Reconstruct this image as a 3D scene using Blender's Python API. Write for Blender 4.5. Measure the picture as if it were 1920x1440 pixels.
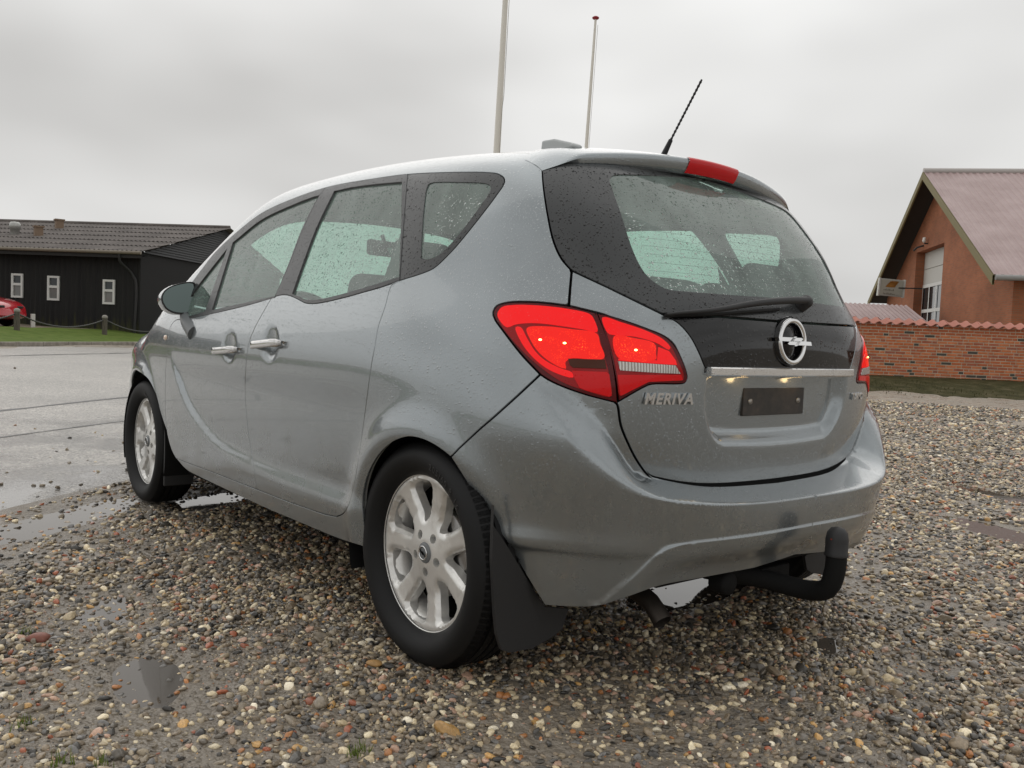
import bpy, bmesh, math, random
import numpy as np
from mathutils import Vector, Matrix
from mathutils.geometry import delaunay_2d_cdt
for o in list(bpy.data.objects): bpy.data.objects.remove(o)
rnd = random.Random(7); nrs = np.random.RandomState(11)
SC = bpy.context.scene; C = SC.collection
# ------------------------------------------------------------------ camera
W, H, FPX = 1920, 1440, 1634.1
POS = np.array([-2.1901, -2.0528, .939]); YPR = np.radians([38.9172, -3.216, 2.3711])
_cy, _sy = np.cos(YPR[0]), np.sin(YPR[0]); _cp, _sp = np.cos(YPR[1]), np.sin(YPR[1])
CD = np.array([_sy*_cp, _cy*_cp, _sp]); _r = np.array([_cy, -_sy, 0]); _u = np.cross(_r, CD)
CR = np.cos(YPR[2])*_r + np.sin(YPR[2])*_u; CU = -np.sin(YPR[2])*_r + np.cos(YPR[2])*_u
cam = bpy.data.cameras.new('camera'); cam_o = bpy.data.objects.new('camera', cam); C.objects.link(cam_o)
cam.sensor_width = 36; cam.lens = FPX/W*36; cam.clip_start = .05; cam.clip_end = 3000
cam_o.matrix_world = Matrix(((CR[0], CU[0], -CD[0], POS[0]), (CR[1], CU[1], -CD[1], POS[1]), (CR[2], CU[2], -CD[2], POS[2]), (0, 0, 0, 1)))
SC.camera = cam_o
SC.render.resolution_x, SC.render.resolution_y = 1024, 768
# ------------------------------------------------------------------ overcast sky, weak sun, exposure
SUN_EL, SUN_AZ = math.radians(48), math.radians(20)      # azimuth from +y toward +x
wd = bpy.data.worlds.new('World'); SC.world = wd; wd.use_nodes = True
SKY_OFF = (-1.52, -3.38, .40)
def world_nodes():
    nt = wd.node_tree; nt.nodes.clear(); N = nt.nodes.new; L = nt.links.new
    out = N('ShaderNodeOutputWorld'); bg = N('ShaderNodeBackground')
    sky = N('ShaderNodeTexSky'); sky.sky_type = 'NISHITA'; sky.sun_disc = False
    sky.sun_elevation = SUN_EL; sky.sun_rotation = SUN_AZ; sky.air_density = 1.5; sky.dust_density = 6
    tc = N('ShaderNodeTexCoord'); mp = N('ShaderNodeMapping'); mp.inputs['Scale'].default_value = (1, 1, 2.2); mp.inputs['Location'].default_value = SKY_OFF
    n1 = N('ShaderNodeTexNoise'); n1.inputs['Scale'].default_value = 1.6; n1.inputs['Detail'].default_value = 3; n1.inputs['Roughness'].default_value = .5
    rp = N('ShaderNodeValToRGB'); rp.color_ramp.elements[0].position = .3; rp.color_ramp.elements[1].position = .72
    rp.color_ramp.elements[0].color = (.47, .465, .455, 1); rp.color_ramp.elements[1].color = (.86, .86, .85, 1)
    hs = N('ShaderNodeHueSaturation'); hs.inputs['Saturation'].default_value = .15; hs.inputs['Value'].default_value = .055
    mx = N('ShaderNodeMix'); mx.data_type = 'RGBA'; mx.inputs[0].default_value = .12
    L(tc.outputs['Generated'], mp.inputs[0]); L(mp.outputs[0], n1.inputs[0]); L(n1.outputs[0], rp.inputs[0])
    L(sky.outputs[0], hs.inputs['Color']); L(rp.outputs[0], mx.inputs[6]); L(hs.outputs[0], mx.inputs[7])
    L(mx.outputs[2], bg.inputs[0]); bg.inputs[1].default_value = 1.0; L(bg.outputs[0], out.inputs[0])
world_nodes()
sl = bpy.data.lights.new('sun', 'SUN'); sl.energy = .7; sl.angle = math.radians(110); sl.color = (1, .97, .93)
so = bpy.data.objects.new('sun', sl); C.objects.link(so)
so.rotation_euler = (math.radians(90)-SUN_EL, 0, -SUN_AZ+math.pi)
so.rotation_euler = Vector((-math.sin(SUN_AZ)*math.cos(SUN_EL), -math.cos(SUN_AZ)*math.cos(SUN_EL), -math.sin(SUN_EL))).to_track_quat('-Z', 'Y').to_euler()
VS = SC.view_settings; VS.view_transform = 'Standard'; VS.look = 'None'; VS.exposure = .27; VS.gamma = 1; VS.use_curve_mapping = False

# ------------------------------------------------------------------ helpers
def ray(px, py):
    v = CD + CR*((px-W/2)/FPX) + CU*((H/2-py)/FPX); return v/np.linalg.norm(v)
def onplane(px, py, ax, val):
    v = ray(px, py); return POS + v*(val-POS[ax])/v[ax]
def tag(o, label=None, cat=None, group=None, kind=None):
    if label: o['label'] = label
    if cat: o['category'] = cat
    if group: o['group'] = group
    if kind: o['kind'] = kind
    return o
def empty(name, loc=(0, 0, 0), parent=None, rz=0):
    o = bpy.data.objects.new(name, None); C.objects.link(o); o.location = loc; o.rotation_euler = (0, 0, rz)
    o.empty_display_size = .1
    if parent: o.parent = parent
    return o
def mesh_obj(name, verts, faces, mat, parent=None, smooth=False, normals=None):
    faces = [tuple(map(int, f)) for f in faces]; used = sorted({i for f in faces for i in f}); verts = np.asarray(verts, float)
    if len(used) < len(verts):
        mp = {k: i for i, k in enumerate(used)}; verts = verts[used]; faces = [tuple(mp[i] for i in f) for f in faces]
        if normals is not None: normals = np.asarray(normals)[used]
    me = bpy.data.meshes.new(name); me.from_pydata(verts.tolist(), [], faces)
    if mat: me.materials.append(mat)
    if smooth: me.polygons.foreach_set('use_smooth', [True]*len(me.polygons))
    me.update()
    if normals is not None: me.normals_split_custom_set_from_vertices([tuple(map(float, n)) for n in normals])
    o = bpy.data.objects.new(name, me); C.objects.link(o)
    if parent: o.parent = parent
    return o
class MB:
    """collects shapes and links them as one mesh object"""
    def __init__(s): s.v = []; s.f = []; s.sm = []
    def add(s, V, Fs, sm=False):
        k = len(s.v); s.v += [tuple(p) for p in V]; s.f += [tuple(i+k for i in f) for f in Fs]; s.sm += [sm]*len(Fs); return s
    def box(s, a, b, M=None):
        (x0, y0, z0), (x1, y1, z1) = a, b
        V = [Vector(p) for p in ((x0,y0,z0),(x1,y0,z0),(x1,y1,z0),(x0,y1,z0),(x0,y0,z1),(x1,y0,z1),(x1,y1,z1),(x0,y1,z1))]
        if M is not None: V = [M @ p for p in V]
        return s.add(V, [(0,3,2,1),(4,5,6,7),(0,1,5,4),(1,2,6,5),(2,3,7,6),(3,0,4,7)])
    def tube(s, pts, rad, n=10, cap=True, closed=False):
        pts = [Vector(p) for p in pts]; m = len(pts); rad = rad if hasattr(rad, '__len__') else [rad]*m
        V = []; up = None
        for i, p in enumerate(pts):
            a = pts[(i-1) % m] if closed else pts[max(i-1, 0)]; b = pts[(i+1) % m] if closed else pts[min(i+1, m-1)]
            t = (b-a).normalized()
            if up is None: up = Vector((0, 0, 1)) if abs(t.z) < .9 else Vector((1, 0, 0))
            x = t.cross(up).normalized(); up = x.cross(t).normalized()
            V += [p + (x*math.cos(2*math.pi*k/n) + up*math.sin(2*math.pi*k/n))*rad[i] for k in range(n)]
        Fs = []
        for i in range(m if closed else m-1):
            j = (i+1) % m
            for k in range(n): Fs.append((i*n+k, i*n+(k+1) % n, j*n+(k+1) % n, j*n+k))
        s.add(V, Fs, True)
        if cap and not closed: s.add(V[:n], [tuple(range(n))[::-1]]); s.add(V[-n:], [tuple(range(n))])
        return s
    def lathe(s, prof, n=32, M=None, axis='z', smooth=True, closed=False):
        V = []
        for r, h in prof:
            for k in range(n):
                a = 2*math.pi*k/n; p = (r*math.cos(a), r*math.sin(a), h)
                if axis == 'x': p = (h, r*math.cos(a), r*math.sin(a))
                if axis == 'y': p = (r*math.sin(a), h, r*math.cos(a))
                V.append(M @ Vector(p) if M is not None else Vector(p))
        m = len(prof); Fs = []
        for i in range(m if closed else m-1):
            j = (i+1) % m
            for k in range(n): Fs.append((i*n+k, i*n+(k+1) % n, j*n+(k+1) % n, j*n+k))
        return s.add(V, Fs, smooth)
    def build(s, name, mat, parent=None, bevel=0, seg=2, loc=None):
        me = bpy.data.meshes.new(name); me.from_pydata(s.v, [], s.f); me.polygons.foreach_set('use_smooth', s.sm); me.update()
        if mat: me.materials.append(mat)
        o = bpy.data.objects.new(name, me); C.objects.link(o)
        if parent: o.parent = parent
        if loc is not None: o.location = loc
        if bevel:
            m = o.modifiers.new('bevel', 'BEVEL'); m.width = bevel; m.segments = seg; m.limit_method = 'ANGLE'
        return o
def catmull(pts, step, closed=False):
    """resample a polyline smoothly through its points"""
    P = np.array(pts, float); n = len(P); out = []
    for i in range(n if closed else n-1):
        p0, p1, p2, p3 = (P[(i-1) % n], P[i], P[(i+1) % n], P[(i+2) % n]) if closed else (P[max(i-1, 0)], P[i], P[i+1], P[min(i+2, n-1)])
        d = max(np.linalg.norm(p2-p1), 1e-9); m = max(int(d/step), 1)
        t = (np.arange(m)/m)[:, None]
        a = max(np.linalg.norm(p1-p0), 1e-6)**.5; b = d**.5; c = max(np.linalg.norm(p3-p2), 1e-6)**.5
        m1 = (p2-p1) + b*((p1-p0)/a-(p2-p0)/(a+b)) if np.linalg.norm(p1-p0) > 1e-6 else p2-p1
        m2 = (p2-p1) + b*((p3-p2)/c-(p3-p1)/(b+c)) if np.linalg.norm(p3-p2) > 1e-6 else p2-p1
        out.append((2*t**3-3*t**2+1)*p1 + (t**3-2*t**2+t)*m1 + (-2*t**3+3*t**2)*p2 + (t**3-t**2)*m2)
    if not closed: out.append(P[-1:])
    return np.concatenate(out)
def inpoly(pts, poly):
    x, y = pts[:, 0], pts[:, 1]; r = np.zeros(len(pts), bool); n = len(poly)
    for i in range(n):
        x0, y0 = poly[i]; x1, y1 = poly[(i+1) % n]
        if y0 == y1: continue
        c = (y0 > y) != (y1 > y)
        r ^= c & (x < (x1-x0)*(y-y0)/(y1-y0)+x0)
    return r
def polydist(pts, poly):
    d = np.full(len(pts), 1e9); n = len(poly)
    for i in range(n):
        a = poly[i]; b = poly[(i+1) % n]; e = b-a; L = e@e
        if L < 1e-14: continue
        t = np.clip(((pts-a)@e)/L, 0, 1); q = pts-(a+t[:, None]*e); d = np.minimum(d, (q*q).sum(1))
    return np.sqrt(d)
def area2(p): return .5*np.sum(p[:, 0]*np.roll(p[:, 1], -1)-np.roll(p[:, 0], -1)*p[:, 1])
def offset_poly(p, d):
    """move a counter-clockwise polygon inward by d"""
    a = np.roll(p, 1, 0); b = np.roll(p, -1, 0); e1 = p-a; e2 = b-p
    e1 /= np.linalg.norm(e1, axis=1)[:, None]+1e-12; e2 /= np.linalg.norm(e2, axis=1)[:, None]+1e-12
    n1 = np.stack([-e1[:, 1], e1[:, 0]], 1); n2 = np.stack([-e2[:, 1], e2[:, 0]], 1)
    m = n1+n2; L = (m*n1).sum(1); m = m/np.maximum(L, .45)[:, None]
    return p+m*d
def clean(p, eps=1e-4):
    out = [p[0]]
    for q in p[1:]:
        if np.linalg.norm(q-out[-1]) > eps: out.append(q)
    if np.linalg.norm(out[0]-out[-1]) < eps: out.pop()
    return np.array(out)
def densify(p, d):
    out = []
    for a, b in zip(p, np.roll(p, -1, 0)):
        n = max(int(np.ceil(np.linalg.norm(b-a)/d)), 1); out.append(a+(b-a)*(np.arange(n)/n)[:, None])
    return np.concatenate(out)
def tri_region(outer, holes, res, extra=None):
    """triangulate a 2D region with interior grid points; loops are returned as index lists"""
    loops = [outer]+list(holes); pts = []; edges = []; idx = []
    for lp in loops:
        k = len(pts); n = len(lp); pts += list(lp); idx.append(list(range(k, k+n)))
        edges += [(k+i, k+(i+1) % n) for i in range(n)]
    lo = outer.min(0); hi = outer.max(0)
    gx = np.arange(lo[0]+res*.5, hi[0], res); gy = np.arange(lo[1]+res*.5, hi[1], res)
    if len(gx) and len(gy):
        G = np.stack(np.meshgrid(gx, gy), -1); G[1::2, :, 0] += res*.5; G = G.reshape(-1, 2)
        G = G[inpoly(G, outer)]
        for h in holes:
            if len(G): G = G[~inpoly(G, h)]
        for lp in loops:
            if len(G): G = G[polydist(G, lp) > res*.45]
        pts += list(G)
    if extra is not None:
        G = extra[inpoly(extra, outer)]
        for lp in loops: G = G[polydist(G, lp) > .003]
        pts += list(G)
    vo, eo, fo, ov, oe, of = delaunay_2d_cdt([Vector(p) for p in pts], edges, [], 0, 1e-7)
    V = np.array([tuple(p) for p in vo]); T = np.array([tuple(f) for f in fo])
    cen = V[T].mean(1); ok = inpoly(cen, outer)
    for h in holes: ok &= ~inpoly(cen, h)
    T = T[ok]; e1 = V[T[:, 1]]-V[T[:, 0]]; e2 = V[T[:, 2]]-V[T[:, 0]]
    T = T[np.abs(e1[:, 0]*e2[:, 1]-e1[:, 1]*e2[:, 0]) > 1e-10]
    mp = {}
    for i, olds in enumerate(ov):
        for q in olds: mp[q] = i
    idx = [[mp.get(i, 0) for i in lp] for lp in idx]
    return V, T, idx
# ------------------------------------------------------------------ materials
MATS = {}
def mat(name, col=(.5, .5, .5), rough=.5, metal=0., spec=.5, **kw):
    m = bpy.data.materials.new(name); m.use_nodes = True; b = m.node_tree.nodes['Principled BSDF']
    b.inputs['Base Color'].default_value = (*col, 1); b.inputs['Roughness'].default_value = rough; b.inputs['Metallic'].default_value = metal
    b.inputs['Specular IOR Level'].default_value = spec
    for k, v in kw.items():
        i = b.inputs[k.replace('_', ' ')]
        i.default_value = (*v, 1) if isinstance(v, tuple) else v
    MATS[name] = m; return m
class NT:
    """small wrapper for wiring nodes"""
    def __init__(s, m): s.m = m; s.t = m.node_tree; s.b = s.t.nodes.get('Principled BSDF')
    def n(s, typ, **kw):
        k = s.t.nodes.new('ShaderNode'+typ)
        for a, v in kw.items():
            if hasattr(k, a): setattr(k, a, v)
            else: k.inputs[a.replace('_', ' ')].default_value = v
        return k
    def l(s, a, b): s.t.links.new(a, b)
    def pos(s, obj=False, scale=None):
        c = s.n('TexCoord') if obj else s.n('NewGeometry')
        o = c.outputs['Object'] if obj else c.outputs['Position']
        if scale:
            mp = s.n('Mapping'); mp.inputs['Scale'].default_value = scale; s.l(o, mp.inputs[0]); o = mp.outputs[0]
        return o
    def noise(s, co, scale, detail=4, rough=.55, out=0):
        k = s.n('TexNoise'); k.inputs['Scale'].default_value = scale; k.inputs['Detail'].default_value = detail; k.inputs['Roughness'].default_value = rough
        if co: s.l(co, k.inputs['Vector'])
        return k.outputs[out]
    def vor(s, co, scale, out='Distance', feature='F1', rnd_=1.):
        k = s.n('TexVoronoi'); k.feature = feature; k.inputs['Scale'].default_value = scale; k.inputs['Randomness'].default_value = rnd_
        if co: s.l(co, k.inputs['Vector'])
        return k.outputs[out]
    def ramp(s, x, stops, interp='LINEAR'):
        k = s.n('ValToRGB'); r = k.color_ramp; r.interpolation = interp
        while len(r.elements) < len(stops): r.elements.new(.5)
        for e, (p, c) in zip(r.elements, stops):
            e.position = p; e.color = (*c, 1) if isinstance(c, tuple) else (c, c, c, 1)
        s.l(x, k.inputs[0]); return k.outputs[0]
    def math(s, op, a, b=None, c=None):
        k = s.n('Math'); k.operation = op
        for i, v in enumerate((a, b, c)):
            if v is None: continue
            if isinstance(v, (int, float)): k.inputs[i].default_value = v
            else: s.l(v, k.inputs[i])
        return k.outputs[0]
    def mix(s, f, a, b, typ='MIX'):
        k = s.n('Mix'); k.data_type = 'RGBA'; k.blend_type = typ
        for i, v in ((0, f), (6, a), (7, b)):
            if isinstance(v, (int, float)): k.inputs[i].default_value = v
            elif isinstance(v, tuple): k.inputs[i].default_value = (*v, 1)
            else: s.l(v, k.inputs[i])
        return k.outputs[2]
    def bump(s, h, strength=.3, dist=.01, normal=None):
        k = s.n('Bump'); k.inputs['Strength'].default_value = strength; k.inputs['Distance'].default_value = dist
        s.l(h, k.inputs['Height'])
        if normal: s.l(normal, k.inputs['Normal'])
        return k.outputs[0]
    def set(s, name, v): s.l(v, s.b.inputs[name])
def drops(t, co, scale, lo=.10, hi=.26, keep=.5):
    """rain drops: small round caps scattered over a surface, 0..1"""
    k = t.n('TexVoronoi'); k.inputs['Scale'].default_value = scale; t.l(co, k.inputs['Vector'])
    sep = t.n('SeparateColor'); t.l(k.outputs['Color'], sep.inputs[0])
    size = t.math('MULTIPLY_ADD', sep.outputs[0], hi-lo, lo)
    d = t.math('SUBTRACT', 1., t.math('DIVIDE', k.outputs['Distance'], size))
    d = t.math('MAXIMUM', d, 0.); on = t.math('LESS_THAN', sep.outputs[1], keep)
    return t.math('MULTIPLY', t.math('POWER', d, .5), on)
def make_paint():
    m = mat('silver_blue_paint', (.30, .330, .345), .33, .72, .5, Coat_Weight=1., Coat_Roughness=.03, Coat_IOR=1.5)
    t = NT(m); co = t.pos(True)
    fl = t.noise(co, 900, 2); dirt = t.noise(t.pos(True, (6, 6, 1.2)), 3.5, 5, .6)
    sx = t.n('SeparateXYZ'); t.l(co, sx.inputs[0])
    low = t.ramp(t.math('ADD', sx.outputs[2], t.math('MULTIPLY', dirt, .35)), [(.30, 1.), (.85, 0.)])
    film = t.math('MULTIPLY', low, t.ramp(t.noise(co, 9, 6, .65), [(.35, .15), (.7, .75)]))
    t.set('Base Color', t.mix(film, t.mix(.22, (.30, .330, .345), fl, 'SOFT_LIGHT'), (.20, .195, .18)))
    t.set('Roughness', t.math('MULTIPLY_ADD', film, .2, .24)); t.set('Coat Roughness', t.math('MULTIPLY_ADD', film, .22, .025))
    t.set('Metallic', t.math('MULTIPLY_ADD', film, -.35, .72))
    d1 = drops(t, co, 115, .14, .36, .55); d2 = drops(t, co, 230, .14, .36, .7)
    d = t.math('MAXIMUM', d1, t.math('MULTIPLY', d2, .5))
    fade = t.ramp(t.math('ADD', sx.outputs[2], t.math('MULTIPLY', dirt, .2)), [(.55, .12), (1.0, 1.)])
    bm = t.bump(t.math('MULTIPLY', d, fade), .75, .0035)
    t.set('Coat Normal', bm); t.set('Normal', t.bump(t.math('MULTIPLY', d, fade), .45, .003)); return m
PAINT = make_paint()
BLACK_TRIM = mat('black_rubber_trim', (.018, .019, .020), .45)
def make_wet_black(name, col, rough, wet, film=None):
    m = mat(name, col, rough); t = NT(m); co = t.pos(True)
    d = t.math('MAXIMUM', drops(t, co, 85, .14, .36, .7), t.math('MULTIPLY', drops(t, co, 170, .14, .36, .7), .7))
    if film: t.set('Base Color', t.mix(t.ramp(d, [(.15, 0.), (.4, 1.)]), film, col))  # wet sheen as grey film, lens look of drops as dark dots, in the colour
    t.set('Normal', t.bump(d, wet, .005)); t.set('Roughness', t.math('MULTIPLY_ADD', t.noise(co, 14, 4), .12, rough-.05))
    return m
WET_TRIM = make_wet_black('wet_black_trim', (.010, .010, .011), .30, .7, (.040, .042, .044))
FRIT = make_wet_black('black_window_border', (.006, .006, .007), .22, .8, (.055, .058, .060))
GLOSS_BLACK = make_wet_black('gloss_black_panel', (.006, .006, .007), .05, .25)
DARK = mat('dark_gap', (.004, .004, .004), .9, spec=.1)
UNDER = mat('underbody_black', (.010, .010, .010), .8, spec=.2)
RUBBER = mat('tyre_rubber', (.009, .009, .0095), .6, spec=.3)
PLASTIC = mat('dark_plastic', (.022, .022, .023), .55)
CHROME = mat('chrome', (.80, .80, .80), .08, 1.)
SATIN = mat('satin_grey_plastic', (.17, .18, .185), .4)
def make_chrome_wet():
    m = mat('wet_chrome', (.72, .71, .70), .14, 1.); t = NT(m); co = t.pos(True)
    t.set('Normal', t.bump(t.math('MAXIMUM', drops(t, co, 130, .15, .34, .7), drops(t, co, 260, .15, .34, .6)), .8, .003)); return m
CHROME_WET = make_chrome_wet()
def make_glass(name, tint, haze, scale=85):
    m = bpy.data.materials.new(name); m.use_nodes = True; t = NT(m); t.t.nodes.remove(t.b)
    out = t.t.nodes['Material Output']; co = t.pos(True)
    d1 = drops(t, co, scale, .12, .36, .6); d2 = drops(t, co, scale*2, .12, .36, .7); d = t.math('MAXIMUM', d1, t.math('MULTIPLY', d2, .7))
    nr = t.bump(d, 1., .007)
    tr = t.n('BsdfTransparent'); tr.inputs[0].default_value = (*tint, 1)
    rf = t.n('BsdfRefraction'); rf.inputs[0].default_value = (*tint, 1); rf.inputs['IOR'].default_value = 1.25; rf.inputs['Roughness'].default_value = .05; t.l(nr, rf.inputs['Normal'])
    gl = t.n('BsdfGlossy'); gl.inputs['Roughness'].default_value = .03; t.l(nr, gl.inputs['Normal'])
    df = t.n('BsdfDiffuse'); df.inputs[0].default_value = (.54, .68, .62, 1)
    m1 = t.n('MixShader'); t.l(t.math('GREATER_THAN', d, .08), m1.inputs[0]); t.l(tr.outputs[0], m1.inputs[1]); t.l(rf.outputs[0], m1.inputs[2])
    m2 = t.n('MixShader'); t.l(m1.outputs[0], m2.inputs[1]); t.l(df.outputs[0], m2.inputs[2])
    hz = t.math('MULTIPLY', t.ramp(t.noise(t.pos(True, (1, 1, .35)), 11, 5, .6), [(.3, .6), (.75, 1.3)]), haze); t.l(hz, m2.inputs[0])
    lw = t.n('LayerWeight'); lw.inputs[0].default_value = .5; t.l(nr, lw.inputs[1])
    m3 = t.n('MixShader'); t.l(t.math('MULTIPLY_ADD', t.math('POWER', lw.outputs['Facing'], 5.), .85, .085), m3.inputs[0]); t.l(m2.outputs[0], m3.inputs[1]); t.l(gl.outputs[0], m3.inputs[2])
    t.l(m3.outputs[0], out.inputs[0]); MATS[name] = m; return m
GLASS = make_glass('rain_wet_tinted_glass', (.70, .93, .83), .25)
REAR_GLASS = make_glass('rain_wet_rear_glass', (.70, .93, .83), .27, 80)
def make_lens(name, col, emit, est, rough=.08, pat=0.):
    m = mat(name, col, rough, spec=.35); t = NT(m); co = t.pos(True)
    t.b.inputs['Emission Color'].default_value = (*emit, 1)
    if pat:
        br = t.n('TexBrick'); br.offset = 0; br.inputs['Scale'].default_value = 1
        sp = t.math('POWER', t.ramp(t.vor(co, 260), [(.0, 1.), (.45, 0.)]), 3.)
        blot = t.ramp(t.noise(co, 26, 3), [(.42, 0.), (.66, 1.)])
        s = t.math('MULTIPLY_ADD', t.math('MULTIPLY', sp, blot), pat, est)
        t.set('Emission Strength', s)
        t.set('Emission Color', t.mix(t.math('MULTIPLY', sp, blot), emit, (1., .25, .02)))
        t.set('Normal', t.bump(t.vor(co, 300), .25, .002))
    else: t.b.inputs['Emission Strength'].default_value = est
    if not pat: t.set('Normal', t.bump(t.math('MAXIMUM', drops(t, co, 110, .12, .3, .5), drops(t, co, 200, .1, .3, .5)), .5, .003))
    return m
LENS_RIM = make_lens('dark_red_lens_rim', (.10, .002, .004), (1, 0, 0), .0)
LENS_BAND = make_lens('red_lens_band', (.50, .004, .005), (1, .006, .008), .48)
LENS_CORE = make_lens('red_lens_core', (.42, .004, .004), (1, .012, .004), .55, pat=4.)
LENS_LOW = make_lens('red_lens_reflector', (.36, .002, .004), (1, .003, .006), .16)
LENS_DARK = make_lens('dim_red_lens', (.22, .002, .003), (1, .002, .004), .055)
LENS_AMBER = mat('amber_lens', (.075, .016, .004), .15, spec=.3)
def make_clear():
    m = mat('clear_lens', (.62, .60, .57), .15, .3); t = NT(m); w = t.n('TexWave'); w.inputs['Scale'].default_value = 42; w.inputs['Distortion'].default_value = 1.5; t.l(t.pos(True), w.inputs[0])
    t.set('Base Color', t.ramp(w.outputs[0], [(.2, (.36, .32, .29)), (.6, (.60, .57, .53)), (.9, (.78, .76, .73))])); t.set('Normal', t.bump(w.outputs[0], .5, .004)); return m
LENS_CLEAR = make_clear()
BRAKE_RED = make_lens('red_brake_lens', (.50, .006, .010), (1, .01, .01), .05)
BULB = mat('lit_bulb', (1, .5, .2), .3, Emission_Color=(1., .42, .12), Emission_Strength=9.)
PLATE_LAMP = mat('lit_plate_lamp', (1, .8, .5), .3, Emission_Color=(1., .62, .25), Emission_Strength=5.)
def make_alloy():
    m = mat('silver_alloy', (.84, .83, .80), .36, .55, Coat_Weight=.5, Coat_Roughness=.15); t = NT(m); co = t.pos(True)
    dirt = t.ramp(t.noise(co, 14, 6, .65), [(.5, 0.), (.8, .45)])
    t.set('Base Color', t.mix(dirt, (.84, .83, .80), (.24, .20, .15))); t.set('Roughness', t.math('MULTIPLY_ADD', dirt, .4, .32)); return m
ALLOY = make_alloy()
FABRIC = mat('dark_seat_fabric', (.045, .048, .05), .85)
INTERIOR = mat('grey_interior_trim', (.13, .14, .14), .8)
HEADLINER = mat('pale_headliner', (.50, .51, .49), .9)
MIRROR = mat('mirror_glass', (.12, .15, .145), .02, 1.)
# ------------------------------------------------------------------ the place: frames and heights
FH = np.array([_sy, _cy, 0]); RH = np.array([_cy, -_sy, 0])           # horizontal view direction and its right
def at_d(px, py, d):
    v = ray(px, py); return POS+v*(d/(v@FH))
RD = np.array([.755, .656]); RN = np.array([-.656, .755])              # along the road, across it (away from the yard)
EDGE, KERB = 2.92, 16.55
def vnoise(x, y, seed=0):
    """smooth value noise"""
    def hsh(i, j): 
        h = (i*374761393+j*668265263+seed*1442695041) & 0xffffffff; h = ((h ^ (h >> 13))*1274126177) & 0xffffffff; return ((h ^ (h >> 16)) & 0xffff)/65535.
    xi = np.floor(x).astype(np.int64); yi = np.floor(y).astype(np.int64); fx = x-xi; fy = y-yi
    fx = fx*fx*(3-2*fx); fy = fy*fy*(3-2*fy)
    a, b, c, d = hsh(xi, yi), hsh(xi+1, yi), hsh(xi, yi+1), hsh(xi+1, yi+1)
    return (a*(1-fx)+b*fx)*(1-fy)+(c*(1-fx)+d*fx)*fy
def fbm(x, y, seed=0, o=4):
    s = 0; a = .5
    for k in range(o): s = s+a*vnoise(x*2**k, y*2**k, seed+k); a *= .5
    return s/(1-.5**o)
# puddles: centre x, y, half length, half width, heading (deg), depth
PUD = [(-1.47, .87, .30, .17, 70, .020), (-1.50, .27, .26, .12, 80, .022), (-1.52, .58, .22, .08, 80, .010), (.36, -.83, .34, .16, 20, .010), (.34, -.58, .13, .05, 30, .020), (.45, .09, .42, .16, 10, .024),
       (-.53, 2.53, .34, .16, 30, .022), (4.07, .39, .52, .13, 70, .026), (2.79, -.09, .42, .15, 62, .026), (.95, -.42, .40, .18, 40, .008), (1.6, .1, .5, .22, 30, .007), (-1.25, 2.40, .65, .20, 40, .020), (-1.75, 1.75, .40, .2, 50, .010), (-.55, -.45, .3, .12, 10, .008), (2.2, .9, .6, .3, 40, .006)]
def pud_mask(x, y, grow=1.):
    m = np.zeros_like(x)
    for cx, cy, a, b, hd, dp in PUD:
        t = math.radians(hd); u = (x-cx)*math.cos(t)+(y-cy)*math.sin(t); v = -(x-cx)*math.sin(t)+(y-cy)*math.cos(t)
        m = np.maximum(m, dp*np.exp(-((u/(a*grow))**2+(v/(b*grow))**2)*1.0))
    return m
def base_h(x, y):
    """broad lie of the land: level at the car, rising gently towards the wall and the barn"""
    n = x*RN[0]+y*RN[1]; f = (x-POS[0])*FH[0]+(y-POS[1])*FH[1]; l = (x-POS[0])*RH[0]+(y-POS[1])*RH[1]
    road = .10*sst_(4, 15, n)+.34*sst_(16.6, 20.6, n)+.22*sst_(21, 30, n)
    wallr = .30*sst_(16.2, 20.6, f+.0*l)*sst_(2, 6, l)
    return np.maximum(road, wallr)
def sst_(a, b, x):
    t = np.clip((x-a)/(b-a), 0, 1); return t*t*(3-2*t)
def ground_h(x, y):
    near = 1-sst_(9, 16, np.hypot(x, y))
    asp = sst_(EDGE-.1, EDGE+.25, x*RN[0]+y*RN[1])
    h = base_h(x, y)
    h = h+(.016*(fbm(x*1.3+7, y*1.3, 3)-.5)-.5*0)*(1-asp)+.006*(fbm(x*6, y*6, 9)-.5)*near*(1-asp)
    return h-pud_mask(x, y)*(1-.6*asp)-.012*asp*near
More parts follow.
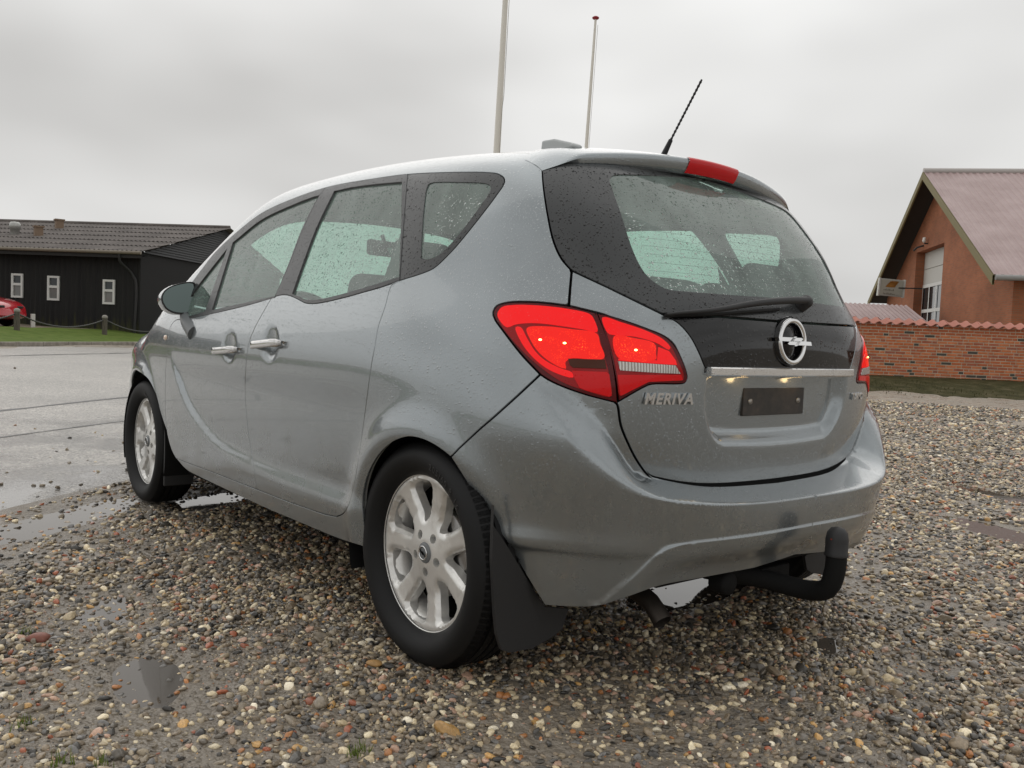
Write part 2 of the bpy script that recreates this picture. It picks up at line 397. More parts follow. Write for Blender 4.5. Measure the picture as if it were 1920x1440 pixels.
# ------------------------------------------------------------------ ground materials
def make_soil():
    m = mat('wet_gravel_bed', (.1, .09, .075), .5); t = NT(m); co = t.pos()
    v = t.n('TexVoronoi'); v.inputs['Scale'].default_value = 42; t.l(co, v.inputs['Vector'])
    v2 = t.n('TexVoronoi'); v2.inputs['Scale'].default_value = 95; t.l(co, v2.inputs['Vector'])
    sp = t.n('SeparateColor'); t.l(v.outputs['Color'], sp.inputs[0]); sp2 = t.n('SeparateColor'); t.l(v2.outputs['Color'], sp2.inputs[0])
    st = [(0, (.09, .08, .068)), (.12, (.22, .19, .15)), (.40, (.34, .29, .22)), (.62, (.25, .21, .165)), (.74, (.52, .45, .33)), (.88, (.36, .21, .12)), (.94, (.68, .61, .47))]
    c1 = t.ramp(sp.outputs[0], st, 'CONSTANT'); c2 = t.ramp(sp2.outputs[0], st, 'CONSTANT')
    big = t.noise(co, .9, 5, .6); mud = t.ramp(t.noise(co, 2.2, 6, .62), [(.46, 0.), (.62, 1.)])
    col = t.mix(.5, c1, c2); silt = t.ramp(t.noise(co, 30, 4), [(.3, (.20, .17, .135)), (.7, (.29, .25, .20))])
    gm = t.n('NewGeometry'); sx = t.n('SeparateXYZ'); t.l(gm.outputs['Position'], sx.inputs[0])
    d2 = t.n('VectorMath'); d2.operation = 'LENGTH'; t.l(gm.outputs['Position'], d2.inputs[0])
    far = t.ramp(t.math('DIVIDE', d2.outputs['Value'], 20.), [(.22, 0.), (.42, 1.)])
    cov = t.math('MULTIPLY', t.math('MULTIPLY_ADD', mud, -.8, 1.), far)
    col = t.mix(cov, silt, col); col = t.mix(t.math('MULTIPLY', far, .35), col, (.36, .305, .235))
    t.set('Base Color', t.mix(t.ramp(big, [(.35, .0), (.75, .25)]), col, (.12, .10, .082)))
    t.set('Roughness', t.ramp(t.noise(co, 3.1, 5, .6), [(.35, .16), (.65, .55)]))
    h = t.math('ADD', t.math('MULTIPLY', v.outputs['Distance'], -1.), t.math('MULTIPLY', v2.outputs['Distance'], -.5))
    t.set('Normal', t.bump(t.math('ADD', h, t.math('MULTIPLY', t.noise(co, 130, 3), .2)), .7, .016)); return m
def make_asphalt():
    m = mat('wet_asphalt', (.12, .115, .11), .5); t = NT(m); co = t.pos()
    v = t.n('TexVoronoi'); v.inputs['Scale'].default_value = 75; t.l(co, v.inputs['Vector'])
    sp = t.n('SeparateColor'); t.l(v.outputs['Color'], sp.inputs[0])
    agg = t.ramp(sp.outputs[0], [(0, (.24, .225, .205)), (.35, (.39, .365, .335)), (.6, (.49, .46, .42)), (.82, (.58, .54, .485)), (.95, (.68, .645, .58))], 'CONSTANT')
    wet = t.ramp(t.noise(t.pos(False, (1, 1, 1)), .75, 6, .6), [(.44, 0.), (.56, 1.)])
    gm = t.n('NewGeometry'); dot = t.n('VectorMath'); dot.operation = 'DOT_PRODUCT'; t.l(gm.outputs['Position'], dot.inputs[0]); dot.inputs[1].default_value = (RN[0], RN[1], 0)
    nearedge = t.ramp(t.math('DIVIDE', dot.outputs['Value'], 20.), [(.14, 1.), (.36, .0)])
    wet = t.math('MULTIPLY', wet, nearedge)
    stain = t.ramp(t.noise(co, .5, 5, .55), [(.3, .75), (.7, 1.1)])
    col = t.mix(1., agg, stain, 'MULTIPLY'); col = t.mix(wet, col, (.17, .16, .15))
    t.set('Base Color', col); t.set('Roughness', t.math('MULTIPLY_ADD', wet, -.25, .33)); t.b.inputs['Specular IOR Level'].default_value = .7
    k = t.n('Bump'); t.l(t.math('MULTIPLY_ADD', wet, -.55, .6), k.inputs['Strength']); k.inputs['Distance'].default_value = .008
    t.l(t.math('MULTIPLY', v.outputs['Distance'], -1.), k.inputs['Height']); t.set('Normal', k.outputs[0]); return m
SOIL, ASPHALT = make_soil(), make_asphalt()
# ground as one sheet: fine near the car, coarse out to the horizon
def axis(c, fine, r0, r1, grow):
    a = list(np.arange(0, r0, fine)); s = fine
    while a[-1] < r1: s *= grow; a.append(a[-1]+s)
    a = np.array(a); return np.concatenate([c-a[:0:-1], c+a])
gx = axis(.2, .045, 3.4, 900, 1.16); gy = axis(.6, .045, 3.2, 900, 1.16)
GX, GY = np.meshgrid(gx, gy); GZ = ground_h(GX.ravel(), GY.ravel()); nx_ = len(gx); ny_ = len(gy)
idx = np.arange(nx_*ny_).reshape(ny_, nx_)
gf_ = np.stack([idx[:-1, :-1], idx[:-1, 1:], idx[1:, 1:], idx[1:, :-1]], -1).reshape(-1, 4)
gme = bpy.data.meshes.new('gravel_ground'); gme.from_pydata(np.stack([GX.ravel(), GY.ravel(), GZ], 1).tolist(), [], gf_.tolist()); gme.materials.append(SOIL)
gme.polygons.foreach_set('use_smooth', [True]*len(gme.polygons)); ground = bpy.data.objects.new('gravel_ground', gme); C.objects.link(ground); tag(ground, kind='structure')
# road sheet with a ragged near edge
def road_sheet():
    s = np.concatenate([np.arange(-14, 14, .12), np.geomspace(14, 400, 40)]); s = np.concatenate([-np.geomspace(14, 400, 40)[::-1], s[1:]]); V = []; Fs = []
    e = EDGE+.10*(fbm(s*1.1, s*0+3, 5)-.5)+.05*(fbm(s*5, s*0+1, 8)-.5)
    ks = [0, .02, .06, .15, .3, .5, .8, 1.]
    for k in ks:
        n = e+(KERB-.02-e)*k; P = s[:, None]*RD+n[:, None]*RN
        V.append(np.stack([P[:, 0], P[:, 1], base_h(P[:, 0], P[:, 1])+.004+.004*(1 if k else -4.)], 1))
    m = len(s); V = np.concatenate(V)
    Fs = [(i*m+j, i*m+j+1, (i+1)*m+j+1, (i+1)*m+j) for i in range(len(ks)-1) for j in range(m-1)]
    return tag(mesh_obj('road', V, Fs, ASPHALT, None, True), kind='structure')
road_sheet()
TAR = mat('bitumen_joint', (.022, .021, .021), .35)
def joint(name, n0, wig, w, s0, s1, seed, m=None):
    s = np.arange(s0, s1, .08); n = n0+wig*(fbm(s*.35, s*0, seed)-.5); ww = w*(.35+1.1*fbm(s*2.5, s*0+2, seed+4))
    A = s[:, None]*RD+(n-ww)[:, None]*RN; B = s[:, None]*RD+(n+ww)[:, None]*RN; P = np.concatenate([A, B]); k = len(s)
    V = np.stack([P[:, 0], P[:, 1], base_h(P[:, 0], P[:, 1])+.0125], 1)
    return tag(mesh_obj(name, V, [(i, i+1, k+i+1, k+i) for i in range(k-1)], m or TAR), kind='structure')
joint('road_joint', 6.08, .25, .035, -8, 12, 21); joint('road_joint', 4.70, .35, .014, -4, 12, 22); joint('road_joint', 13.05, .15, .05, -20, 30, 23)
# puddles
def make_water():
    m = mat('puddle_water', (.075, .060, .045), .02, Specular_IOR_Level=.5, IOR=1.33); t = NT(m); t.set('Normal', t.bump(t.noise(t.pos(), 9, 2), .02, .01)); return m
WATER = make_water()
LEVEL = -.0105
for cx, cy, a, b, hd, dp in PUD:
    if dp < .015: continue
    t = math.radians(hd); R2 = 1.25; n = 40
    ring = [(cx+R2*(a*math.cos(q)*math.cos(t)-b*math.sin(q)*math.sin(t)), cy+R2*(a*math.cos(q)*math.sin(t)+b*math.sin(q)*math.cos(t))) for q in np.linspace(0, 2*math.pi, n, endpoint=False)]
    zl = LEVEL+float(base_h(np.array([cx]), np.array([cy]))[0])
    tag(mesh_obj('puddle', [(x, y, zl) for x, y in ring], [tuple(range(n))], WATER), kind='structure')
# ------------------------------------------------------------------ kerb, verge, far yard
CONC = mat('kerb_concrete', (.30, .27, .23), .7); t = NT(CONC); t.set('Base Color', t.ramp(t.noise(t.pos(), 5, 6, .65), [(.3, (.16, .14, .115)), (.7, (.36, .33, .28))]))
ks = np.arange(-42, 60, 1.0)
kerb_me = None
kerb_root = tag(empty('kerb'), kind='structure')
for i, s in enumerate(ks):
    P = (s+.5)*RD+(KERB+.07)*RN; z = float(base_h(P[:1], P[1:])[0])
    if kerb_me is None:
        b = MB(); b.box((-.494, -.07, -.2), (.494, .07, .13)); o = b.build('kerb_stone', CONC, kerb_root, .02); kerb_me = o.data
    else:
        o = bpy.data.objects.new('kerb_stone', kerb_me); C.objects.link(o); o.parent = kerb_root
        m_ = o.modifiers.new('bevel', 'BEVEL'); m_.width = .02; m_.segments = 2
    o.location = (P[0], P[1], z); o.rotation_euler = (rnd.uniform(-.01, .01), rnd.uniform(-.006, .006), math.atan2(RD[1], RD[0]))
def strip_sheet(name, n0, n1, m, lift, s0=-45, s1=65, ds=.6, dn=.5, amp=.05, kind='structure', seed=1):
    s = np.arange(s0, s1, ds); n = np.linspace(n0, n1, max(int((n1-n0)/dn), 2)); Sg, Ng = np.meshgrid(s, n)
    P = Sg.ravel()[:, None]*RD+Ng.ravel()[:, None]*RN
    z = base_h(P[:, 0], P[:, 1])+lift+amp*(fbm(P[:, 0]*1.2, P[:, 1]*1.2, seed)-.5); a, b_ = Sg.shape; ix = np.arange(a*b_).reshape(a, b_)
    f = np.stack([ix[:-1, :-1], ix[:-1, 1:], ix[1:, 1:], ix[1:, :-1]], -1).reshape(-1, 4)
    return tag(mesh_obj(name, np.stack([P[:, 0], P[:, 1], z], 1), f, m, None, True), kind=kind)
GRASS_BASE = mat('grass_turf', (.07, .11, .02), .9, spec=.1); t = NT(GRASS_BASE)
t.set('Base Color', t.ramp(t.noise(t.pos(), 3, 6, .65), [(.3, (.075, .115, .022)), (.55, (.115, .165, .035)), (.8, (.15, .155, .055))]))
strip_sheet('grass_verge', KERB+.14, 20.4, GRASS_BASE, .10)
YARD = mat('pale_yard_gravel', (.26, .22, .17), .9); t = NT(YARD); t.set('Base Color', t.ramp(t.noise(t.pos(), 2.5, 8, .7), [(.35, (.10, .085, .05)), (.5, (.22, .18, .13)), (.75, (.38, .32, .25))]))
strip_sheet('yard_gravel', 20.4, 30, YARD, .10, amp=.08)
def blades(name, pts, hmin, hmax, m, seed, w=.012):
    r = np.random.RandomState(seed); n = len(pts); a = r.uniform(0, 2*math.pi, n); h = r.uniform(hmin, hmax, n); ln = r.normal(0, .35, (n, 2))*h[:, None]
    dx = np.stack([np.cos(a), np.sin(a)], 1)*w; P = np.asarray(pts)
    V = np.zeros((n, 3, 3)); V[:, 0, :2] = P[:, :2]-dx; V[:, 1, :2] = P[:, :2]+dx; V[:, 2, :2] = P[:, :2]+ln; V[:, 0, 2] = P[:, 2]-.01; V[:, 1, 2] = P[:, 2]-.01; V[:, 2, 2] = P[:, 2]+h
    me = bpy.data.meshes.new(name); me.vertices.add(3*n); me.vertices.foreach_set('co', V.ravel()); me.loops.add(3*n); me.loops.foreach_set('vertex_index', np.arange(3*n)); me.polygons.add(n); me.polygons.foreach_set('loop_start', np.arange(0, 3*n, 3)); me.update(); me.validate()
    me.materials.append(m); o = bpy.data.objects.new(name, me); C.objects.link(o); return o
GRASS = mat('grass_blades', (.10, .16, .03), .6, spec=.25); t = NT(GRASS)
t.set('Base Color', t.ramp(t.noise(t.pos(), 2.2, 6, .7), [(.3, (.12, .165, .034)), (.55, (.20, .26, .055)), (.78, (.26, .25, .10))]))
n = 42000; s = nrs.uniform(-8, 14, n); q = KERB+.12+(20.5-KERB)*nrs.uniform(0, 1, n)+nrs.normal(0, .06, n); P = s[:, None]*RD+q[:, None]*RN
z = base_h(P[:, 0], P[:, 1])+.10+.05*(fbm(P[:, 0]*1.2, P[:, 1]*1.2, 1)-.5)
tag(blades('grass', np.stack([P[:, 0], P[:, 1], z], 1), .03, .09, GRASS, 4, .02), 'short green grass growing on the verge beside the road', 'grass', kind='stuff')
# ------------------------------------------------------------------ wooden bollards with a chain
WOOD = mat('weathered_wood', (.10, .085, .065), .8); t = NT(WOOD); t.set('Base Color', t.ramp(t.noise(t.pos(True, (12, 12, 1.5)), 6, 5, .6), [(.3, (.055, .048, .038)), (.7, (.15, .13, .10))]))
CHAINM = mat('dull_chain_steel', (.10, .10, .095), .5, .6)
BW = [at_d(31.5, 622, 26.5), at_d(196, 626, 29.5)]
dB = BW[1]-BW[0]; BPOS = [BW[0]-dB, BW[0], BW[1], BW[1]+dB, BW[1]+2*dB]
post_proto = None; tops_ = []
BL = ['weathered wooden bollard standing out of the grass beside the red car', 'weathered wooden bollard in the grass in front of the white marker post', 'weathered wooden bollard in front of the barn window nearest the downpipe', 'weathered wooden bollard in front of the barn gable wall', 'weathered wooden bollard past the barn gable, last of the chained row']
for i, p in enumerate(BPOS):
    z0 = float(base_h(p[:1], p[1:2])[0])+.08
    r = empty('bollard', (p[0], p[1], z0)); tag(r, BL[i], 'bollard', 'wooden bollards along the verge')
    if post_proto is None:
        b = MB(); b.lathe([(.085, -.2), (.082, .55), (.078, .60), (.07, .63), (.0001, .645)], 14); o1 = b.build('post', WOOD, r); post_proto = [o1.data]
        b = MB(); b.lathe([(.086, .575), (.092, .59), (.092, .62), (.080, .655), (.045, .68), (.0001, .688)], 14); o2 = b.build('cap', mat('bollard_cap', (.30, .28, .25), .6), r); post_proto.append(o2.data)
    else:
        for nm, d in zip(('post', 'cap'), post_proto): o = bpy.data.objects.new(nm, d); C.objects.link(o); o.parent = r
    tops_.append(Vector((p[0], p[1], z0+.53)))
for i in range(4):
    a, b_ = tops_[i], tops_[i+1]; k = 90; b = MB()
    b.tube([a.lerp(b_, q)-Vector((0, 0, .33*4*q*(1-q))) for q in np.linspace(0, 1, k)], [.020+.010*(j % 2) for j in range(k)], 6)
    tag(b.build('chain', CHAINM), ['dark steel chain sagging between the bollards beside the red car', 'dark steel chain sagging in front of the white marker post', 'dark steel chain sagging towards the barn corner', 'dark steel chain sagging past the barn gable'][i], 'chain', 'chains between the bollards')
p = at_d(61.5, 607, 29.5); b = MB(); z0 = float(base_h(p[:1], p[1:2])[0])
b.box((-.065, -.065, 0), (.065, .065, .52)); o = b.build('marker_post', mat('white_marker', (.62, .61, .57), .6), None, .012, loc=(p[0], p[1], z0+.02)); tag(o, 'short white square marker post in front of the dark barn', 'post')
# ------------------------------------------------------------------ dark timber barn with fibre cement roof
CB = at_d(262, 600, 32.)[:2]; RG = at_d(415, 600, 38.8)[:2]
gdir = (RG-CB)/np.linalg.norm(RG-CB); HWB = np.linalg.norm(RG-CB); wdir = np.array([-gdir[1], gdir[0]])     # wdir: along the front wall, to the left
if wdir@RH[:2] > 0: wdir = -wdir
BZ0, BEV, BRI = .45, 3.38, 5.02
barn = tag(empty('barn', (CB[0], CB[1], 0)), 'long black timber barn with grey corrugated roof and narrow white windows', 'barn')
def bl(u, v, z): p = wdir*u+gdir*v; return (p[0], p[1], z)
def make_barnwall():
    m = mat('black_stained_boards', (.012, .012, .012), .7, spec=.3); t = NT(m); co = t.pos(); sx = t.n('SeparateXYZ'); t.l(co, sx.inputs[0])
    st = t.noise(t.pos(False, (3.5, 3.5, .25)), 1.6, 6, .7); alg = t.math('MULTIPLY', t.ramp(t.math('MULTIPLY_ADD', st, 1.3, t.math('MULTIPLY', sx.outputs[2], -.62)), [(-.0, 0.), (.12, 0.), (.45, 1.)]), t.ramp(t.noise(co, .35, 3), [(.35, .2), (.6, 1.)]))
    t.set('Base Color', t.mix(alg, t.ramp(st, [(.3, (.010, .010, .0105)), (.8, (.024, .023, .021))]), (.060, .062, .016))); return m
BARN = make_barnwall(); LBARN = 46.
def corrug(n, L, pitch, amp):
    x = np.arange(0, L+1e-6, pitch/4); return x, amp*np.sin(x/pitch*2*math.pi)
xs, ys = corrug(0, LBARN, .20, .018); V = []; k = len(xs)
WINS = [(46.5, 590), (101, 541), (205, 547)]
wpx = [((22.5, 512.5), (43.5, 558.5)), ((90, 517), (111.7, 563.7)), ((194, 524), (215.5, 571))]
holes_b = []
def on_wall(px, py):
    v = ray(px, py); nrm_ = np.array([gdir[0], gdir[1], 0]); tt = ((np.array([CB[0], CB[1], 0])-POS)@nrm_)/(v@nrm_); p = POS+v*tt
    return (p[:2]-CB)@wdir, p[2]
for (a, b_) in wpx:
    u0, z1 = on_wall(*a); u1, z0 = on_wall(*b_); holes_b.append((min(u0, u1), max(u0, u1), z0, z1))
b = MB()
def wall_span(u0, u1, z0, z1):
    q = xs[(xs > u0) & (xs < u1)]; q = np.concatenate([[u0], q, [u1]]); a = np.interp(q, xs, ys); m = len(q)
    b.add([bl(u, -d, z) for z in (z0, z1) for u, d in zip(q, a)], [(i, i+1, m+i+1, m+i) for i in range(m-1)])
cuts = sorted(holes_b); cur = 0.
for (u0, u1, z0, z1) in cuts:
    wall_span(cur, u0, BZ0-.5, BEV); wall_span(u0, u1, BZ0-.5, z0); wall_span(u0, u1, z1, BEV); cur = u1
wall_span(cur, LBARN, BZ0-.5, BEV)
b.build('front_wall', BARN, barn)
b = MB(); b.add([bl(.0, 0, BZ0-.5), bl(0, 2*HWB, BZ0-.5), bl(0, 2*HWB, BEV), bl(0, 0, BEV)], [(0, 1, 2, 3)]); b.build('gable_wall', mat('dark_gable_boards', (.016, .0155, .016), .75, spec=.25), barn)
b = MB(); b.add([bl(.2, .5, BZ0-.5), bl(LBARN, .5, BZ0-.5), bl(LBARN, .5, BEV), bl(.2, .5, BEV)], [(0, 1, 2, 3)]); b.build('inner_dark', DARK, barn)
# lapped boards of the gable triangle
b = MB(); b.add([bl(.02, -.3, BEV-.1), bl(.02, 2*HWB+.3, BEV-.1), bl(.02, HWB, BRI+.02)], [(0, 1, 2)]); b.build('gable_light_block', DARK, barn)  # added black sheet, stops sky light leaking past the gable boards
nb = 17
for i in range(nb):
    z0 = BEV+(BRI-BEV)*i/nb; z1 = BEV+(BRI-BEV)*(i+1)/nb; v0 = HWB*(i/nb); v1 = HWB*((i+1)/nb)*.999; b = MB()
    o0, o1 = -.10, -.06
    b.add([bl(o0, v0, z0), bl(o0, 2*HWB-v0, z0), bl(o1, 2*HWB-v1, z1+.01), bl(o1, v1, z1+.01), bl(o0+.04, v0, z0), bl(o0+.04, 2*HWB-v0, z0)], [(0, 1, 2, 3), (0, 4, 5, 1)]); b.build('gable_board', mat('gable_board', (.030, .031, .033), .6) if 'gable_board' not in MATS else MATS['gable_board'], barn)
FIBRE = mat('grey_fibre_cement', (.13, .115, .105), .85); t = NT(FIBRE); t.set('Base Color', t.ramp(t.noise(t.pos(), 1.3, 8, .7), [(.3, (.085, .075, .068)), (.55, (.145, .127, .117)), (.8, (.215, .19, .17))]))
rx, ry = corrug(0, LBARN+.5, .177, .026); m = len(rx); NR = 6; ov = .55
roof_o = empty('roof', (0, 0, 0), barn)
for side in (0, 1):
    for i in range(NR):
        b = MB(); rows = []
        for f, lift in ((i/NR, .035), ((i+1)/NR+.012, .0)):
            f = min(f, 1.); vv = -ov+(HWB+ov)*f; zz = BEV-.02+(BRI+.12-BEV)*f; vv = vv if side == 0 else 2*HWB-vv
            rows += [bl(u-.35, vv, zz+lift+d) for u, d in zip(rx, ry)]
        b.add(rows, [(j, j+1, m+j+1, m+j) for j in range(m-1)], True); b.build('roof_course', FIBRE, roof_o)
b = MB(); b.tube([bl(-.3, HWB, BRI+.13), bl(LBARN, HWB, BRI+.13)], .09, 8); b.build('ridge_cap', FIBRE, roof_o)
b = MB(); b.box((0, 0, 0), (1, 1, 1)) if False else None
gp = [bl(-.35, -ov-.08, BEV-.06), bl(LBARN, -ov-.08, BEV-.06)]
b = MB(); b.tube(gp, .062, 8); b.build('gutter', mat('old_gutter', (.20, .17, .13), .6), barn)
b = MB(); b.add([bl(-.35, -ov, BEV-.25), bl(LBARN, -ov, BEV-.25), bl(LBARN, -ov, BEV-.08), bl(-.35, -ov, BEV-.08), bl(-.35, 0, BEV-.1), bl(LBARN, 0, BEV-.1)], [(0, 1, 2, 3), (0, 4, 5, 1)]); b.build('eaves_board', mat('eaves_board', (.018, .017, .016), .7), barn)
du = on_wall(240, 500)[0]
b = MB(); b.tube(catmull([bl(du, -ov-.05, BEV-.10), bl(du, -ov-.02, BEV-.35), bl(du-.2, -.12, BEV-.75), bl(du-.35, -.10, BEV-1.0), bl(du-.35, -.10, BZ0)], .15), .045, 8); b.build('downpipe', mat('dark_downpipe', (.02, .02, .02), .5), barn)
WHITE = mat('white_window_paint', (.70, .70, .67), .5); PANE = mat('dark_window_pane', (.035, .042, .045), .06); PANE2 = mat('curtained_window_pane', (.20, .20, .19), .12)
for (u0, u1, z0, z1) in holes_b:
    w_ = empty('window', (0, 0, 0), barn); b = MB(); t_ = .075; zm = z0+(z1-z0)*.56
    for (a0, a1, c0, c1) in ((u0, u0+t_, z0, z1), (u1-t_, u1, z0, z1), (u0+t_, u1-t_, z0, z0+t_), (u0+t_, u1-t_, z1-t_, z1), (u0+t_, u1-t_, zm-.045, zm+.045)):
        V = [bl(u, d, z) for d in (-.05, .05) for z in (c0, c1) for u in (a0, a1)]
        b.add(V, [(0, 1, 3, 2), (4, 6, 7, 5), (0, 2, 6, 4), (1, 5, 7, 3), (2, 3, 7, 6), (0, 4, 5, 1)])
    b.build('window_frame', WHITE, w_)
    for c0, c1, mm in ((z0, zm, PANE2), (zm, z1, PANE)):
        mesh_obj('pane', [bl(u0, .01, c0), bl(u1, .01, c0), bl(u1, .01, c1), bl(u0, .01, c1)], [(0, 1, 2, 3)], mm, w_)
# vents on the roof
def roof_vent(px, py, f, kind):
    vv = -ov+(HWB+ov)*f; zz = BEV+(BRI+.1-BEV)*f
    v = ray(px, py); nrm_ = np.array([gdir[0], gdir[1], 0]); tt = ((np.array([CB[0]+gdir[0]*vv, CB[1]+gdir[1]*vv, 0])-POS)@nrm_)/(v@nrm_); p = POS+v*tt; u = (p[:2]-CB)@wdir
    M = Matrix.Translation(bl(u, vv, zz)); b = MB()
    if kind == 'steel': b.lathe([(.17, -.1), (.17, .20), (.21, .22), (.21, .42), (.15, .50), (.0001, .52)], 14, M); mm = mat('zinc_vent', (.42, .42, .40), .4, .6)
    else: b.box((-.15, -.15, -.1), (.15, .15, .34), M); b.box((-.19, -.19, .34), (.19, .19, .40), M); mm = MATS.get('clay_vent') or mat('clay_vent', (.24, .17, .12), .85)
    b.build('roof_vent', mm, barn)
roof_vent(28, 440, .45, 'steel'); roof_vent(72, 441, .42, 'clay'); roof_vent(111, 428, .75, 'clay')
# ------------------------------------------------------------------ brick garden wall with tile coping
def make_brick(name, cols, rough=.85):
    m = mat(name, cols[0], rough, spec=.3); t = NT(m); oi = t.n('ObjectInfo'); co = t.pos()
    c = t.ramp(oi.outputs['Random'], [(i/len(cols), c_) for i, c_ in enumerate(cols)], 'CONSTANT')
    n = t.ramp(t.noise(co, 9, 5, .65), [(.3, .95), (.7, 1.4)]); t.set('Base Color', t.mix(1., c, n, 'MULTIPLY')); t.set('Normal', t.bump(t.noise(co, 60, 4), .3, .006)); return m
BRICK = make_brick('red_brick', [(.44, .13, .055), (.40, .115, .05), (.50, .165, .07), (.36, .11, .06), (.45, .135, .055), (.52, .18, .08), (.38, .12, .065), (.47, .135, .05), (.32, .11, .07), (.42, .14, .065)])
BRICK_DARK = mat('burnt_dark_brick', (.075, .068, .055), .8)
MORTAR = mat('lime_mortar', (.52, .43, .32), .9); t = NT(MORTAR); t.set('Base Color', t.ramp(t.noise(t.pos(), 6, 5), [(.3, (.42, .34, .25)), (.7, (.60, .50, .38))]))
WL = at_d(1632, 703, 20.6); WRr = at_d(1919, 721, 20.6); WZ0, WZ1 = .31, 1.555
wd2 = (WRr-WL)[:2]; wd2 /= np.linalg.norm(wd2); wn2 = np.array([wd2[1], -wd2[0]])
if wn2@FH[:2] > 0: wn2 = -wn2                     # towards the camera
wall = tag(empty('garden_wall', (WL[0], WL[1], 0)), 'low red brick wall with pink tile coping beside the gravel yard', 'wall')
ang2 = math.atan2(wd2[1], wd2[0])
wall.rotation_euler = (0, 0, ang2)
ysg = 1 if (np.array([-wd2[1], wd2[0]])@wn2) > 0 else -1      # local y direction that faces the camera
NC = 18; CH = (WZ1-WZ0)/NC; BWID = .242; U0w, U1w = -7.0, 9.0; face = ysg*.005
b = MB(); b.box((U0w, -.11, WZ0-.25), (U1w, .11, WZ1)); core = b.build('mortar_core', MORTAR, wall)
b = MB(); b.box((U0w, -.14, WZ0-.9), (U1w, .14, WZ0-.005)); b.build('footing', CONC, wall)
def brick_mesh(w, h, d=.006):
    b = MB(); y0 = ysg*.111; y1 = ysg*(.111+d*.6); e = .004
    o = [(-w/2, -h/2), (w/2, -h/2), (w/2, h/2), (-w/2, h/2)]; i = [(-w/2+e, -h/2+e), (w/2-e, -h/2+e), (w/2-e, h/2-e), (-w/2+e, h/2-e)]
    V = [(x, y0-ysg*.01, z) for x, z in o]+[(x, y0+ysg*(d*.4), z) for x, z in o]+[(x, y1, z) for x, z in i]
    f = [(4, 5, 9, 8), (5, 6, 10, 9), (6, 7, 11, 10), (7, 4, 8, 11), (8, 9, 10, 11), (0, 1, 5, 4), (1, 2, 6, 5), (2, 3, 7, 6), (3, 0, 4, 7)]
    if ysg > 0: f = [q[::-1] for q in f]
    me = bpy.data.meshes.new('brick'); me.from_pydata(V, [], f); me.materials.append(BRICK); return me, V, f
bm_s, bv_s, bf_s = brick_mesh(.226, CH-.017); bm_h, bv_h, bf_h = brick_mesh(.105, CH-.017)
bm_d = bm_s.copy(); bm_d.materials[0] = BRICK_DARK; bm_hd = bm_h.copy(); bm_hd.materials[0] = BRICK_DARK
rest = MB(); rest_d = MB(); cnt = 0
for c in range(NC):
    u = U0w+[0, .121, .06, .18][c % 4]; z = WZ0+CH*(c+.5); j = 0
    while u < U1w:
        half = (j % 3 == 2); w = .121 if half else .242; uc = u+w/2; dark = rnd.random() < (.05 if not half else .09)
        if -.42 < uc < 3.62 and cnt < 300:
            o = bpy.data.objects.new('brick', (bm_hd if half else bm_d) if dark else (bm_h if half else bm_s)); C.objects.link(o); o.parent = wall; o.location = (uc, rnd.uniform(-.002, .002), z+rnd.uniform(-.001, .001)); o.rotation_euler = (0, rnd.uniform(-.006, .006), 0); cnt += 1
        else:
            (rest_d if dark else rest).add([(x+uc, y, zz+z) for x, y, zz in (bv_h if half else bv_s)], bf_h if half else bf_s)
        u += w; j += 1
tag(rest.build('brickwork', BRICK, wall), kind='stuff'); tag(rest_d.build('dark_brickwork', BRICK_DARK, wall), kind='stuff')
TILE = mat('pink_clay_tile', (.46, .17, .12), .6); t = NT(TILE); oi = t.n('ObjectInfo'); t.set('Base Color', t.mix(t.math('MULTIPLY', oi.outputs['Random'], .5), (.48, .18, .125), (.36, .13, .095)))
# S-shaped pantiles on both slopes
pw = .262; tv = []; K = 12
for side in (1, -1):
    for f_, (yy, zz) in enumerate(((.0, .10), (.20, .0))):
        for th in (0, -.014):
            for i in range(K+1):
                x = pw*1.10*i/K; h = .030*math.cos(i/K*2*math.pi*1.05+.5)
                tv.append((x, ysg*side*yy, WZ1+.03+zz+h+th))
def tile_mesh(side):
    o = 0 if side == 1 else 4*(K+1); r = lambda a, i: a*(K+1)+i; V = tv[o:o+4*(K+1)]; f = []
    for i in range(K):
        f += [(r(0, i), r(0, i+1), r(2, i+1), r(2, i)), (r(1, i), r(3, i), r(3, i+1), r(1, i+1)), (r(2, i), r(2, i+1), r(3, i+1), r(3, i))]
    f += [(r(0, 0), r(2, 0), r(3, 0), r(1, 0)), (r(0, K), r(1, K), r(3, K), r(2, K))]
    me = bpy.data.meshes.new('coping_tile'); me.from_pydata(V, [], f); me.polygons.foreach_set('use_smooth', [True]*len(f)); me.materials.append(TILE); return me
tm = [tile_mesh(1), tile_mesh(-1)]
u = U0w
while u < U1w-.2:
    for me in tm:
        o = bpy.data.objects.new('coping_tile', me); C.objects.link(o); o.parent = wall; o.location = (u, 0, rnd.uniform(-.004, .004)); o.rotation_euler = (0, rnd.uniform(-.012, .012), 0)
        m_ = o.modifiers.new('e', 'EDGE_SPLIT'); m_.split_angle = .9
    u += pw
